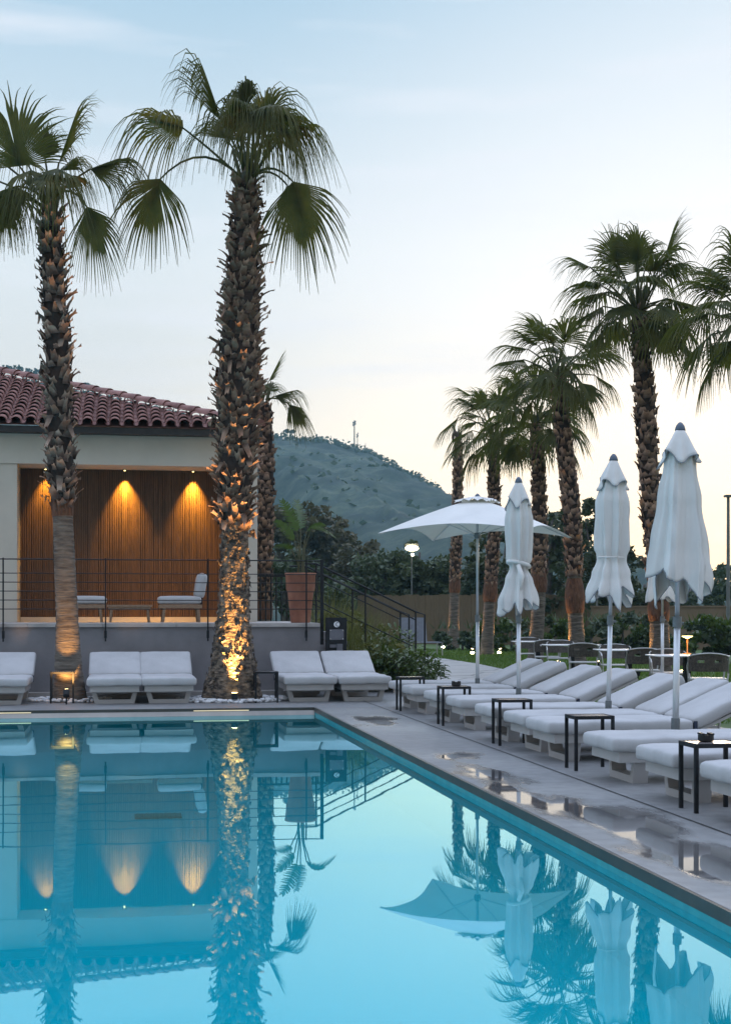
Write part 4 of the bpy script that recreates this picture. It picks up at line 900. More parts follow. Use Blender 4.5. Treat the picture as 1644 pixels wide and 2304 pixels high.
for i, (tx, ty, dy, f, ln, w, bend, tilt) in enumerate(((668,1195,-.1,(-.35,-.1,1),.60,.19,.5,.5), (662,1215,.1,(-.55,.2,.9),.50,.16,.6,.9), (676,1190,.15,(-.1,.3,1),.58,.16,.6,.2), (700,1188,0,(.8,-.2,.25),.48,.17,1.2,-.3), (690,1195,.1,(.5,.3,.7),.40,.13,1.2,-.5), (655,1235,-.2,(-.6,-.5,.6),.36,.11,1.0,.6))):
    e = PX(tx, ty, 23.75+dy)-root.location; b = MB(); b.tube([(rg.uniform(-.05,.05),rg.uniform(-.05,.05),0), (e.x*.35, e.y*.4, e.z*.55), e], [.016,.012,.010], 6); st_ = b.build('leaf_stem', M['petiole'], root)
    b = MB(); bigleaf(b, e, f, ln, w, bend, tilt, rg); b.build('leaf', M['banana'], st_, True)
# black service pillar by the wall end
sp = PX(756, 1400, 23.0); sp.z = .10
root = empty('service_pillar', sp, YAW); tag(root, 'black service pillar with a round white emblem and metal plates behind the sofas', 'pillar')
b = MB(); b.box(-.165, .165, -.06, .06, 0, 1.225); b.build('body', M['blackmetal'], root)
b = MB(); b.T = Matrix.Rotation(R(90), 4, 'X')@Matrix.Translation((0,1.115,.061)); b.lathe([(.047,0),(.047,.006)], 20); em = b.build('emblem', M['whiteplastic'], root)
b = MB(); b.T = Matrix.Rotation(R(90), 4, 'X')@Matrix.Translation((.012,1.115,.0675))
pts = [(.026*math.cos(a), .03*math.sin(a), 0) for a in [R(60+k*20) for k in range(13)]]; b.tube(pts, .005, 5); b.build('emblem_mark', M['blackmetal'], em)
b = MB(); b.box(-.115, .115, -.068, -.0602, .865, 1.035); pl = b.build('plate', M['panelgrey'], root)
for sx in (-.1, .1):
    for sz in (.882, 1.018):
        b = MB(); b.T = Matrix.Translation((sx,-.069,sz))@Matrix.Rotation(R(90), 4, 'X'); b.lathe([(.008,0),(.008,.004)], 8); b.build('screw', M['chrome'], pl)
b = MB(); b.box(.0, .09, -.12, -.0602, .67, .80); b.box(-.11, .0, -.08, -.0602, .74, .79); b.box(-.12,.10,-.09,-.0602,.62,.645); b.build('tap_box', M['panelgrey'], root)

# planting on the stair bank
rg = random.Random(31)
for i, (px, Y, h, w, lab) in enumerate(((740,27.4,2.0,.6,'tallest grass clump, behind the potted plant and stair rail'),(783,24.55,1.45,.5,'yellow green grass clump between the two stair rails'),(830,24.6,1.1,.5,'yellow green grass clump under the middle of the near rail'),(762,26.5,1.75,.6,'wispy tall grass clump rising behind the black service pillar'), (800,26.8,1.6,.65,'wispy grass clump below the upper stair rail'), (845,27.0,1.35,.65,'yellowish grass clump under the middle of the stair rail'), (885,27.2,1.0,.6,'grass clump beside the foot of the stair rail'), (815,23.75,1.0,.55,'tall mixed grass clump in front of the stair flank'),(868,23.95,.95,.5,'feathery grass clump in front of the lower stair rail'), (775,23.9,.75,.5,'low dark grass clump behind the right pool sofa'), (820,24.0,.72,.5,'low grass clump between sofa and leafy shrub'))):
    root = empty('grass_clump', at(px, Y, .05)); tag(root, lab, 'grass clump', 'ornamental grass clumps on the stair bank')
    b = MB()
    for k in range(420):
        a = rg.uniform(0, 6.28); rr = rg.uniform(0, w*.6); p = Vector((math.cos(a)*rr, math.sin(a)*rr*.6, 0)); l = h*rg.uniform(.5, 1.15); o = Vector((math.cos(a)+rg.gauss(0,.4), math.sin(a)+rg.gauss(0,.4), 0)).normalized()*rg.uniform(.1,.6)
        sd = Vector((-o.y, o.x, 0)).normalized()*rg.uniform(.006,.012); prev = None
        for m in range(5):
            t = m/4; c = p+o*l*t*t*.8+Vector((0,0,l*(t-.25*t*t*o.length*2))); ww = sd*(1-t*.9); l_ = b.V(c-ww); r_ = b.V(c+ww)
            if prev: b.f.append((prev[0], prev[1], r_, l_))
            prev = (l_, r_)
    crown(b, (0,0,h*.45), (w,.4,h*.4), 10, 50, .06, rg)
    b.build('blades', M['grassy'], root)
for i, (px, Y, h, w, n, lab) in enumerate(((862,23.6,.78,.42,240,'glossy broad leaved shrub behind the second far sofa'), (925,23.4,.70,.50,300,'glossy broad leaved shrub behind the first side table'), (890,25.2,1.05,.5,230,'taller leafy shrub at the foot of the stair'), (835,25.3,.95,.45,200,'dark leafy shrub against the stair side'), (965,24.5,.5,.3,110,'small leafy shrub at the start of the garden path'))):
    root = empty('leafy_shrub', at(px, Y, .09)); tag(root, lab, 'shrub', 'leafy shrubs beside the garden stair')
    b = MB()
    for k in range(9): a = rg.uniform(0, 6.28); b.tube([(0,0,0), (math.cos(a)*w*.4, math.sin(a)*w*.3, h*.5), (math.cos(a)*w*.7, math.sin(a)*w*.6, h*.85)], [.012,.008,.004], 5)
    b.build('stem', M['petiole'], root)
    b = MB()
    for k in range(n*2):
        while True:
            d = Vector((rg.uniform(-1,1), rg.uniform(-1,1), rg.uniform(-1,1)))
            if d.length < 1: break
        c = Vector((d.x*w, d.y*w*.7, h*.52+d.z*h*.5)); f = Vector((d.x+rg.gauss(0,.3), d.y+rg.gauss(0,.4), .4+rg.gauss(0,.4))).normalized()
        ln = rg.uniform(.07,.15); s = f.cross(Vector((0,0,1))).normalized(); prev = None
        for m in range(5):
            t = m/4; ww = ln*.24*math.sin(math.pi*min(.98, .1+.88*t)); f = (f+Vector((0,0,-.16))).normalized(); c = c+f*ln/4 if m else c
            l_ = b.V(c-s*ww+Vector((0,0,ww*.4))); m_ = b.V(c); r_ = b.V(c+s*ww+Vector((0,0,ww*.4)))
            if prev: b.f.append((prev[0], prev[1], m_, l_)); b.f.append((prev[1], prev[2], r_, m_))
            prev = (l_, m_, r_)
    b.build('foliage', M['leafbright'], root)

# terrace furniture
def lounge_chair(loc, rz, label):
    root = empty('lounge_chair', loc, rz); tag(root, label, 'armchair', 'wooden lounge chairs on the terrace')
    b = MB(); b.rbox(-.39, .36, -.36, .36, .32, .45, .05, puff=.015); b.build('seat_cushion', M['cushion'], root, True)
    b = MB(); b.T = Matrix.Translation((.31,0,.42))@Matrix.Rotation(R(-9), 4, 'Y').inverted(); b.rbox(-.075, .10, -.34, .34, 0, .44, .075, puff=.01); b.build('back_cushion', M['cushion'], root, True)
    b = MB(); b.box(-.37,.37,-.36,-.31,.25,.31); b.box(-.37,.37,.31,.36,.25,.31); b.box(-.37,-.31,-.309,.309,.25,.31); b.box(.31,.37,-.309,.309,.25,.31); b.build('seat_frame', M['teak'], root)
    for sx in (-.28, .30):
        for sy in (-.335, .335): b = MB(); b.tube([(sx*1.08,sy,0),(sx,sy,.25)], [.02,.028], 8); b.build('leg', M['teak'], root)
    b = MB(); b.box(.345,.375,-.3,.3,.30,.46); b.build('back_rail', M['blackmetal'], root)
    return root
c = PX(405, 1400, 25.0); c.z = ZT; lounge_chair(c, YAW, 'wooden lounge chair with an upright rounded back cushion, facing left on the terrace')
c = PX(190, 1400, 24.9); c.z = ZT; lounge_chair(c, YAW+math.pi, 'wooden lounge chair half hidden behind the slender palm on the terrace')
c = PX(292, 1400, 24.9); c.z = ZT; root = empty('coffee_table', c, YAW); tag(root, 'low wooden coffee table between the two terrace lounge chairs', 'table')
b = MB()
for k in range(7): b.box(-.39,.39,-.3+k*.087,-.3+k*.087+.078,.27,.305)
b.build('tabletop', M['teak'], root)
b = MB(); b.box(-.36,.36,-.28,-.24,.22,.2695); b.box(-.36,.36,.24,.28,.22,.2695); b.build('apron', M['teak'], root)
for sx in (-.31,.31):
    for sy in (-.25,.25): b = MB(); b.tube([(sx*1.07,sy,0),(sx,sy,.22)], [.018,.026], 8); b.build('leg', M['teak'], root)

# ------------------------------------------------------------------ sun loungers
def make_lounger():
    root = empty('sun_lounger', (0,0,0))
    b = MB(); b.rbox(0,1.345,0,.70,.245,.355,.036,12,puff=.010,wr=.010); b.build('seat_cushion', M['cushion'], root, True)
    TB = Matrix.Translation((1.375,0,.262))@Matrix.Rotation(R(-24), 4, 'Y')
    b = MB(); b.T = TB; b.rbox(0,.76,0,.70,0,.112,.036,10,puff=.010,wr=.010,seed=4); b.build('back_cushion', M['cushion'], root, True)
    b = MB(); b.box(.07,1.36,.04,.66,.165,.2445); b.box(1.3601,1.95,.08,.13,.165,.225); b.box(1.3601,1.95,.57,.62,.165,.225); b.build('bed_frame', M['resin'], root)
    b = MB(); b.T = TB; b.box(.0,.75,.03,.67,-.028,-.002); b.build('back_frame', M['resin'], root)
    for x in (.20, 1.50):
        b = MB(); o = [(.06,.1648),(.64,.1648),(.60,0),(.10,0)]; i = [(.125,.145),(.575,.145),(.55,.055),(.15,.055)]
        x1 = x+.12
        for P, Q in (((0,1,2,3),1),):
            va = [b.V((x, *o[k])) for k in range(4)]; vb = [b.V((x, *i[k])) for k in range(4)]; vc = [b.V((x1, *o[k])) for k in range(4)]; vd = [b.V((x1, *i[k])) for k in range(4)]
            for k in range(4):
                m = (k+1) % 4; b.f += [(va[k], va[m], vb[m], vb[k]), (vc[k], vd[k], vd[m], vc[m]), (va[k], vc[k], vc[m], va[m]), (vb[k], vb[m], vd[m], vd[k])]
        b.build('leg', M['resin'], root)
    b = MB(); b.tube([(1.82,.14,.2),(1.86,.14,.42)], .012, 6); b.tube([(1.82,.56,.2),(1.86,.56,.42)], .012, 6); b.build('prop', M['pole'], root)
    b = MB(); b.box(1.347,1.372,-.004,.704,.25,.345); b.build('strap', M['strap'], root)
    return root
lg = make_lounger(); kids = children(lg)
RL = [(18.86,'furthest lounger of the right row, beside the open umbrella and the first side table'), (17.74,'second furthest lounger of the right row, in front of the open umbrella pole'),
 (16.37,'third lounger from the far end, just behind the table with the round ashtray'), (15.22,'fourth lounger from the far end, nearer side of the table with round ashtray'),
 (13.80,'fifth lounger from the far end, just beyond the banded umbrella pole'), (12.70,'sixth lounger from the far end, its raised back right of the banded umbrella pole'),
 (11.86,'seventh lounger, directly behind the largest closed umbrella pole'), (10.24,'eighth lounger, in front of the largest closed umbrella pole, whole foot end visible'),
 (9.09,'ninth lounger, its foot end just behind the nearest side table'), (7.93,'nearest lounger, only a corner of its foot end showing at the right edge')]
rl = random.Random(77)
first = True
def put_lounger(loc, rz, label, group):
    global first
    o = lg if first else copy_tree(lg, None, kids); first = False
    o.location = loc; o.rotation_euler = (0,0,rz); tag(o, label, 'sun lounger', group); return o
for p, lab in RL: put_lounger(W(3.64+rl.uniform(-.02,.02), p, ZD), YAW+R(rl.uniform(-.8,.8)), lab, 'sun loungers in the right hand row')
# far row: foot ends towards the pool
def far_at(px, p=20.52):
    a = (px-CXP)/F; return (a*C_*p+S_*p)/(C_-a*S_)
for px, lab in ((321,'white lounger, left half of the pair between the two palms'), (443,'white lounger, right half of the pair between the two palms'), (759,'white lounger right of the thick palm, closer to it'), (881,'white lounger at the end of the far row, next to the leafy shrub'), (63,'white lounger cut off by the left edge of the picture')):
    q = far_at(px); put_lounger(W(q, 20.50, ZD), YAW+R(90), lab, 'sun loungers along the far pool edge').scale = (1, 1.12, 1.05)
b = MB(); b.rbox(-.16,.16,-.05,.05,0,.24,.04); c = PX(66, 1500, 22.45); o = b.build('headrest_pillow', M['cushion'], None, True, loc=(c.x, c.y, .54), rz=YAW)
tag(o, 'small pale pillow sticking out behind the lounger at the left edge', 'pillow')

# side tables
def make_table():
    root = empty('side_table', (0,0,0)); a, w, h = .17, .14, .45
    b = MB(); b.box(-a+.018,a-.018,-w+.018,w-.018,h-.014,h-.002); b.build('tabletop', M['tabletop'], root)
    b = MB(); b.box(-a,a,-w,-w+.018,h-.028,h); b.box(-a,a,w-.018,w,h-.028,h); b.box(-a,-a+.018,-w+.018,w-.018,h-.028,h); b.box(a-.018,a,-w+.018,w-.018,h-.028,h); b.build('frame', M['blackmetal'], root)
    for sx in (-1, 1):
        for sy in (-1, 1):
            x = sx*(a-.0125); y = sy*(w-.0125); b = MB(); b.box(x-.0125,x+.0125,y-.0125,y+.0125,0,h-.0282); b.build('leg', M['blackmetal'], root)
    return root
tb = make_table(); tk = children(tb)
TL = [(W(3.78,18.61,ZD),'black side table furthest down the right row, in front of the leafy shrub'), (W(3.79,16.12,ZD),'black side table carrying a small round ashtray, second furthest in the right row'), (W(3.79,13.62,ZD),'black side table in the middle of the right row, left of the banded umbrella'),
      (W(3.83,11.37,ZD),'tall looking black side table below the largest umbrella, second nearest'), (W(3.82,8.86,ZD),'nearest black side table, carrying a notched ashtray'), (GND(141,1581),'black side table in front of the slender left palm'), (GND(598,1580),'black side table between the thick palm and the right pool sofa')]
for i, (loc, lab) in enumerate(TL):
    o = tb if i == 0 else copy_tree(tb, None, tk); o.location = loc; o.rotation_euler = (0,0,YAW); tag(o, lab, 'side table', 'black metal side tables')
for loc, r_, lab in ((W(3.82,16.13,ZD+.45),.055,'small round black ashtray on the second side table'), (W(3.80,8.90,ZD+.45),.052,'notched black ashtray on the nearest side table')):
    b = MB(); b.lathe([(r_*.85,0),(r_,.01),(r_,.045),(r_*.84,.045),(r_*.8,.015),(0.001,.014)], 20); ar = b.build('ashtray', M['ashtray'], loc=loc); tag(ar, lab, 'ashtray')
    b = MB()
    for k in range(4): a = R(20+90*k); b.T = Matrix.Rotation(a, 4, 'Z'); b.box(r_*.55, r_*.98, .006, r_*.62, .0452, .056)
    b.build('rim_notch', M['ashtray'], ar)

# ------------------------------------------------------------------ umbrellas
def pole_parts(root, H=2.9, r=.021):
    b = MB(); b.tube([(0,0,.02),(0,0,1.22)], r*1.15, 14); b.tube([(0,0,1.26),(0,0,H-.05)], r*.85, 14); b.build('pole', M['pole'], root, True)
    b = MB(); b.tube([(0,0,1.18),(0,0,1.27)], r*1.6, 14); b.tube([(0,0,1.215),(.055,0,1.215)], .012, 8); b.build('joint_collar', M['polejoint'], root)
    b = MB(); b.tube([(0,0,.02),(0,0,.42)], r*1.55, 14); b.build('base_sleeve', M['polejoint'], root)
    b = MB(); b.box(-.24,.24,-.2,.2,0,.035); b.build('base_plate', M['polejoint'], root)
    b = MB(); b.lathe([(.044,H-.065),(.045,H-.055),(.036,H-.025),(.018,H+.0),(.003,H+.008)], 20); b.build('finial', M['cap'], root, True)
def closed_canopy(root, H, prof, hem, nf, seed, amp, open_=0, flapw=.14, rot=0):
    rng = random.Random(seed); nth = 96; nz_ = 46
    zt = H-.06; ph = [rng.uniform(-.25,.25) for _ in range(nf)]; ln = [rng.uniform(0,1) for _ in range(nf)]
    def hemz(a):
        u = (a+rot)/(2*math.pi)*nf; k = int(u) % nf; t = u-int(u); k2 = (k+1) % nf
        h0 = hem[0]+(hem[1]-hem[0])*ln[k]; h1 = hem[0]+(hem[1]-hem[0])*ln[k2]
        v = h0+(h1-h0)*t; return v-.15*math.sin(math.pi*t)**2*(.35+ln[k])
    def rad(z_, a, t):
        d = zt-z_
        for (d0, r0), (d1, r1) in zip(prof, prof[1:]):
            if d0 <= d <= d1: R0 = r0+(r1-r0)*(.5-.5*math.cos(math.pi*(d-d0)/(d1-d0))); break
        else: R0 = prof[-1][1]
        u = (a+rot)*nf+ .5*math.sin(d*3+seed)+ph[int(((a+rot)/(2*math.pi)*nf)) % nf]*1.2
        w = 1-2*abs(math.sin(u/2+.3))**.8
        am = amp*min(1, .25+d*.9)
        return R0*(1+am*w+.05*noise.noise(Vector((math.cos(a)*2, math.sin(a)*2, d*2+seed)))+.22*am*math.sin(u*2.1+d*3)*math.sin(a*1.5+seed)+.10*am*math.sin(u*3.7+d*5))
    b = MB(); rows = []
    for k in range(nz_+1):
        t = k/nz_; row = []
        for m in range(nth):
            a = 2*math.pi*m/nth; zb_ = zt-hemz(a) if hem[0] > 0 else 0
            zz = zt+(zb_-zt)*t; r_ = rad(zz, a, t); row.append(b.V((math.cos(a)*r_, math.sin(a)*r_, zz)))
        rows.append(row)
    for k in range(nz_):
        for m in range(nth): b.f.append((rows[k][m], rows[k+1][m], rows[k+1][(m+1)%nth], rows[k][(m+1)%nth]))
    cano = b.build('canopy', M['canvas'], root, True)
    sm = cano.modifiers.new('solid', 'SOLIDIFY'); sm.thickness = .004
    b = MB()      # hem piping
    pts = [Vector(b_) for b_ in [cano.data.vertices[rows[-1][m]].co for m in range(nth)]]
    b.tube(pts+[pts[0]], .0045, 5, False); b.build('hem_piping', M['trim'], cano)
    b = MB(); rows = []
    for k in range(9):
        t = k/8; row = []
        for m in range(64):
            a = 2*math.pi*m/64; hz = .25+.055*math.sin(a*4+seed)+.03*math.sin(a*3+seed*2)
            d = hz*t; r_ = (.035+(flapw+.012-.035)*t**.85)*(1+.13*t*math.sin(a*8+seed)+.06*t*math.sin(a*5))
            row.append(b.V((math.cos(a)*r_, math.sin(a)*r_, H-.055-d)))
        rows.append(row)
    for k in range(8):
        for m in range(64): b.f.append((rows[k][m], rows[k+1][m], rows[k+1][(m+1)%64], rows[k][(m+1)%64]))
    fl = b.build('vent_flap', M['canvas'], root, True); sm = fl.modifiers.new('solid', 'SOLIDIFY'); sm.thickness = .004
    b = MB(); pts = [fl.data.vertices[rows[-1][m]].co.copy() for m in range(64)]; b.tube(pts+[pts[0]], .0045, 5, False); b.build('flap_piping', M['trim'], fl)
def umb_at(name, px, p, topx, label, tilt_px_h=1.9):
    a = (px-CXP)/F; q = (a*C_*p+S_*p)/(C_-a*S_); loc = W(q, p, ZD); root = empty(name, loc, 0); tag(root, label, 'umbrella', 'garden umbrellas between the loungers'); return root, loc
H = 2.89
# open umbrella
root, loc = umb_at('open_umbrella', 1073.5, 18.63, 1070, 'open square white garden umbrella over the far loungers')
pole_parts(root, 2.90)
Rc, al = 1.455, R(22); corners = [Vector((math.cos(al+R(90)*k)*Rc, math.sin(al+R(90)*k)*Rc, 0)) for k in range(4)]
def canopy_pt(k, t, s, z0=2.84, drop=.50, sc=1.0):
    a, c = corners[k]*sc, corners[(k+1)%4]*sc; e = a*(1-s)+c*s; bow = 4*s*(1-s)
    e = e*(1-.07*bow*t); z = z0-drop*(t**1.18)*(1-.0*bow)+.11*bow*t*t*sc
    return Vector((e.x*t, e.y*t, z))
b = MB()
for k in range(4):
    n1, n2 = 14, 18; g_ = [[b.V(canopy_pt(k, .0+i/n1, j/n2)) for j in range(n2+1)] for i in range(n1+1)]
    for i in range(n1):
        for j in range(n2): b.f.append((g_[i][j], g_[i+1][j], g_[i+1][j+1], g_[i][j+1]))
cano = b.build('canopy', M['canvas'], root, False)
b = MB()
for k in range(4):
    n1, n2 = 5, 12
    g_ = [[b.V(canopy_pt(k, .02+i/n1, j/n2, 2.875, .085, .235)+Vector((0,0,.018*math.sin(j*1.9+k)*(i/n1)))) for j in range(n2+1)] for i in range(n1+1)]
    for i in range(n1):
        for j in range(n2): b.f.append((g_[i][j], g_[i+1][j], g_[i+1][j+1], g_[i][j+1]))
b.build('vent_flap', M['canvas'], root, True)
for k in range(4):
    b = MB(); e = canopy_pt(k, .97, 0); b.tube([(0,0,2.76), (e.x*.5,e.y*.5,2.60), (e.x,e.y,e.z-.02)], .008, 6); b.build('rib', M['pole'], root)
b = MB(); b.lathe([(.04,2.30),(.045,2.33),(.045,2.36),(.03,2.38)], 14); b.build('runner', M['polejoint'], root)
for k in range(4):
    b = MB(); e = canopy_pt(k, .5, 0); b.tube([(0,0,2.34), (e.x,e.y,e.z-.04)], .006, 6); b.build('strut', M['pole'], root)
# tied umbrella beside it
root, loc = umb_at('closed_umbrella', 1166, 16.15, 0, 'closed white umbrella knotted with a wide sash, second from the left')
pole_parts(root, H); closed_canopy(root, H, [(0,.03),(.26,.125),(.45,.145),(.9,.125),(1.0,.085),(1.15,.14),(1.42,.20),(1.6,.215)], (1.46,1.60), 8, 3, .30, flapw=.125)
b = MB(); pts = [(math.cos(a)*.125, math.sin(a)*.125, H-1.02-.035*math.sin(a+1)) for a in [R(k*20) for k in range(19)]]; b.tube(pts, .024, 8, False); b.tube([(-.02,-.13,H-1.03),(.02,-.16,H-1.16),(.0,-.17,H-1.32)], [.025,.03,.02], 8); b.build('tie_sash', M['canvas'], root, True)
# banded umbrella
root, loc = umb_at('closed_umbrella', 1366, 13.65, 0, 'closed white umbrella gathered by a thin band above its flared hem')
root.rotation_euler = (0, R(1.2), 0)
pole_parts(root, H); closed_canopy(root, H, [(0,.03),(.27,.125),(.42,.152),(.88,.142),(.96,.120),(1.0,.118),(1.15,.16),(1.35,.215),(1.6,.20)], (1.32,1.56), 7, 8, .27, flapw=.13, rot=.4)
b = MB(); pts = [(math.cos(a)*.132, math.sin(a)*.132, H-1.035) for a in [R(k*20) for k in range(19)]]; b.tube(pts, .007, 6, False); b.build('tie_band', M['canvas'], root, True)
# largest
root, loc = umb_at('closed_umbrella', 1517, 11.3, 0, 'largest closed white umbrella hanging loose and untied, nearest the camera')
root.rotation_euler = (0, R(.9), 0)
pole_parts(root, H, .024); closed_canopy(root, H, [(0,.035),(.27,.125),(.6,.165),(.95,.205),(1.25,.24),(1.6,.225)], (1.15,1.50), 6, 15, .26, flapw=.15, rot=.9)
b = MB(); b.tube([(.11,-.235,H-.98),(.12,-.245,H-1.2),(.11,-.25,H-1.45)], .006, 6); b.build('loose_strap', M['canvas'], root)
# background one on the lawn
lx = PX(1489, HZ, 20.8); lx.z = .08; root = empty('closed_umbrella', lx); tag(root, 'closed umbrella on the lawn mostly hidden behind the largest one', 'umbrella')
pole_parts(root, H); closed_canopy(root, H, [(0,.03),(.27,.12),(.6,.15),(1.0,.18),(1.3,.22),(1.6,.21)], (1.30,1.50), 7, 19, .2, flapw=.12)

# ------------------------------------------------------------------ bistro set on the lawn
def make_chair():
    root = empty('garden_chair', (0,0,0))
    b = MB(); b.rbox(-.24,.24,-.22,.22,.43,.455,.012,2); b.build('seat', M['chairmetal'], root, True)
    b = MB(); rows = []; nA = 14      # curved wicker back with an open slot
    def bp(a, z): return (math.sin(a)*.275, -.03-.24*math.cos(a)-(z-.6)*.18, z)
    for (z0, z1, a0, a1) in ((.545,.66,-68,68), (.6601,.70,-68,-34), (.6601,.70,-14,14), (.6601,.70,34,68), (.7001,.775,-60,60)):
        K = 10
        for k in range(K):
            x0, x1 = R(a0+(a1-a0)*k/K), R(a0+(a1-a0)*(k+1)/K); b.quad(bp(x0,z0), bp(x1,z0), bp(x1,z1), bp(x0,z1))
    bk = b.build('backrest', M['wicker'], root); sm = bk.modifiers.new('solid', 'SOLIDIFY'); sm.thickness = .012
    b = MB(); pts = [bp(R(-70), .50)]+[bp(R(-70+140*k/14), .735+.052*math.cos(R((-70+140*k/14)*1.2))) for k in range(15)]+[bp(R(70), .50)]
    b.tube(pts, .011, 6); b.build('back_frame', M['chairmetal'], root, True)
    for sx in (-1, 1):
        b = MB(); b.tube([(sx*.255,-.17,.52),(sx*.235,-.19,.40),(sx*.245,-.24,0)], [.012,.013,.011], 6); b.build('leg', M['chairmetal'], root)
        b = MB(); b.tube([(sx*.25,.05,.64),(sx*.25,.19,.60),(sx*.23,.20,.43),(sx*.24,.23,0)], [.012,.012,.012,.011], 6); b.tube([(sx*.25,.05,.64),(sx*.262,-.13,.66)], .011, 6); b.build('leg', M['chairmetal'], root)
    return root
ch = make_chair(); ck = children(ch)
CH = [((4.55,18.95),-8,'nearest wicker backed garden chair, at the right, its back to the loungers'), ((4.41,20.75),172,'garden chair across the nearest garden table, facing the pool'), ((4.24,21.75),-6,'garden chair with its back to the pool at the second nearest table'), ((4.21,23.95),176,'garden chair facing the pool behind the second nearest table'),
      ((3.87,25.3),-10,'garden chair with its back to the pool at the third garden table'), ((3.76,27.5),172,'garden chair facing the pool at the third garden table'), ((3.62,28.4),-5,'garden chair with its back to the pool at the furthest table'), ((3.50,30.6),178,'furthest garden chair, behind the furthest table')]
for i, ((x, y), a, lab) in enumerate(CH):
    o = ch if i == 0 else copy_tree(ch, None, ck); o.location = (x, y, .08); o.rotation_euler = (0,0,R(a)); tag(o, lab, 'chair', 'wicker garden chairs on the lawn')
def make_bistro():
    root = empty('garden_table', (0,0,0))
    b = MB(); b.rbox(-.5,.5,-.36,.36,.715,.735,.009,2); b.build('tabletop', M['whitetop'], root, True)
    b = MB(); b.box(-.045,.045,-.045,.045,.03,.712); b.build('pedestal', M['blackmetal'], root)
    b = MB(); b.box(-.24,.24,-.24,.24,0,.029); b.build('base', M['blackmetal'], root); return root
bt = make_bistro(); bk_ = children(bt)
for i, ((x, y), lab) in enumerate((((4.48,19.85),'nearest white topped garden table, with the orange lamp on it'), ((4.22,22.85),'second nearest white topped garden table, right of the banded umbrella pole'), ((3.82,26.4),'third white topped garden table, left of the banded umbrella pole'), ((3.57,29.5),'furthest white topped garden table'))):
    o = bt if i == 0 else copy_tree(bt, None, bk_); o.location = (x, y, .08); o.rotation_euler = (0,0,R(4)); tag(o, lab, 'garden table', 'white topped garden tables on the lawn')
root = empty('table_lamp', (4.53, 20.05, .815)); tag(root, 'slim orange table lamp glowing on the nearest garden table', 'lamp')
b = MB(); b.lathe([(.055,0),(.055,.015),(.01,.02),(.008,.02)], 16); b.build('base', M['orange'], root)
b = MB(); b.tube([(0,0,.02),(0,0,.235)], .008, 8); b.build('stem', M['orange'], root)
b = MB(); b.lathe([(.012,.225),(.075,.25),(.078,.26),(.01,.262)], 18); b.build('lamp_shade', M['glowlamp'], root, True)
light('POINT', 'table_lamp_bulb', 2.0, (1,.5,.15), (0,0,.20), None, root, shadow_soft_size=.03)
# grey lounge chair far on the lawn
c = at(944, 43.5, .08); root = empty('fabric_lounger', c, R(12)); tag(root, 'grey fabric lounge chair far off on the grass beside the stair rail', 'lounge chair')
b = MB(); b.box(-.35,.65,-.35,.3,.40,.43); b.build('seat', M['greyfabric'], root)
b = MB(); b.T = Matrix.Translation((-.12,.28,.42))@Matrix.Rotation(R(-15), 4, 'X'); b.box(-.42,.42,-.015,.015,0,.78); b.build('backrest', M['greyfabric'], root)
for sx in (-.33,.62):
    for sy in (-.33,.28): b = MB(); b.tube([(sx,sy,0),(sx,sy,.40)], .02, 6); b.build('leg', M['chairmetal'], root)

# lamps far off
c = at(926, 62.5, .05); root = empty('street_lamp', c); tag(root, 'bright white floodlight on a pole above the olive bushes', 'street lamp')
zl = CZ+(HZ-1236)/F*62.5
b = MB(); b.tube([(0,0,0),(0,0,zl-.2)], [.035,.025], 8); b.build('pole', M['steelgrey'], root)
b = MB(); b.box(-.30,.30,-.05,.1,zl+.14,zl+.20); b.build('lamp_hood', M['steelgrey'], root)
b = MB(); b.T = Matrix.Translation((0,-.08,zl))@Matrix.Diagonal((1.7,1,1,1)); b.ball((0,0,0), .17, 8, .75); b.T = None; b.ball((0.03,-.06,zl-.29), .07, 6, .9); b.build('lamp_head', M['hotlamp'], root, True)
c = at(1342, 54, .05); root = empty('street_lamp', c); zl = CZ+(HZ-1194)/F*54; tag(root, 'small yellow lamp glowing among the leaves left of the banded umbrella', 'street lamp')
b = MB(); b.tube([(0,0,0),(0,0,zl-.1)], .04, 8); b.build('pole', M['steelgrey'], root)
b = MB(); b.ball((0,-2.1,zl), .095, 8, .8); b.build('lamp_head', M['glowlamp'], root, True)
c = at(1637, 48, .05); root = empty('light_pole', c); zl = CZ+(HZ-1122)/F*48; tag(root, 'tall plain light pole standing at the right edge of the picture', 'light pole')
b = MB(); b.tube([(0,0,0),(0,0,zl)], [.075,.05], 10); b.build('pole', M['steelgrey'], root)
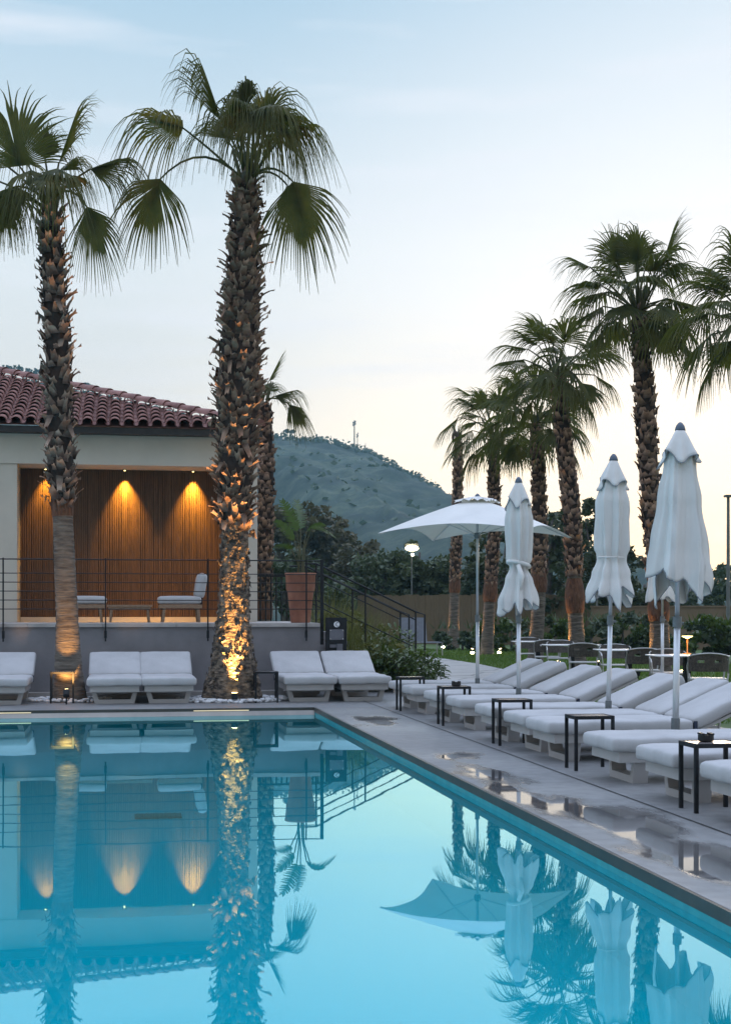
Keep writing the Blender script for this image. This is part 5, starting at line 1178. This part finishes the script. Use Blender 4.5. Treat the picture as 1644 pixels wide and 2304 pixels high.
b = MB(); b.box(-.13,.13,-.2,.12,zl,zl+.07); b.build('lamp_head', M['steelgrey'], root)

# pebbles round the palms, grass blades
rg = random.Random(55); b = MB()
for (c0, rx, ry, n) in ((B2, .80, .60, 420), (B1, .62, .42, 160)):
    for k in range(n):
        a = rg.uniform(0, 6.28); rr = math.sqrt(rg.uniform(.42, 1)); b.ball((c0.x+math.cos(a)*rx*rr, c0.y+.02+math.sin(a)*ry*rr, ZD+.012+rg.uniform(0,.035)), rg.uniform(.018,.042), 4, .7)
stuff(b.build('pebbles', M['pebble'], None, True), 'white pebbles around the feet of the palms', 'pebbles')
b = MB()
def inlawn(q, p):
    if q < 6.8: return False
    for (a, pa), (c, pc) in zip([(6.75,24.4),(7.2,25.6),(8.2,28.2),(8.7,31.5),(9.05,36),(9.1,42),(9.2,52)], [(7.2,25.6),(8.2,28.2),(8.7,31.5),(9.05,36),(9.1,42),(9.2,52),(9.3,60)]):
        if pa <= p <= pc: return q > a+(c-a)*(p-pa)/(pc-pa)+.03
    return p < 24.4
n = 0
while n < 42000:
    p = 16+rg.uniform(0,1)**1.0*34; q = rg.uniform(6.78, 15)
    if not inlawn(q, p): n += 1; continue
    c = W(q, p, .075); a = rg.uniform(0, 3.14); w = rg.uniform(.008,.02)*(1+p/60); h = rg.uniform(.03,.085); dx = Vector((math.cos(a), math.sin(a), 0))*w
    b.tri(c-dx, c+dx, c+Vector((rg.gauss(0,.02), rg.gauss(0,.02), h))); n += 1
stuff(b.build('grass', M['grassblade']), 'short green grass on the lawn beyond the loungers', 'grass')
# haze
HAZE = 0.00038
if HAZE:
    b = MB(); b.box(-520, 520, -30, 700, -3, 135); o = b.build('haze', bpy.data.materials.new('haze')); stuff(o, 'thin blue evening haze', 'haze')
    m = o.data.materials[0]; m.use_nodes = True; t = m.node_tree; t.nodes.clear()
    v = N(t, 'ShaderNodeVolumePrincipled'); v.inputs['Color'].default_value = (.42,.80,.95,1); v.inputs['Density'].default_value = HAZE
    om = N(t, 'ShaderNodeOutputMaterial'); t.links.new(v.outputs[0], om.inputs['Volume'])
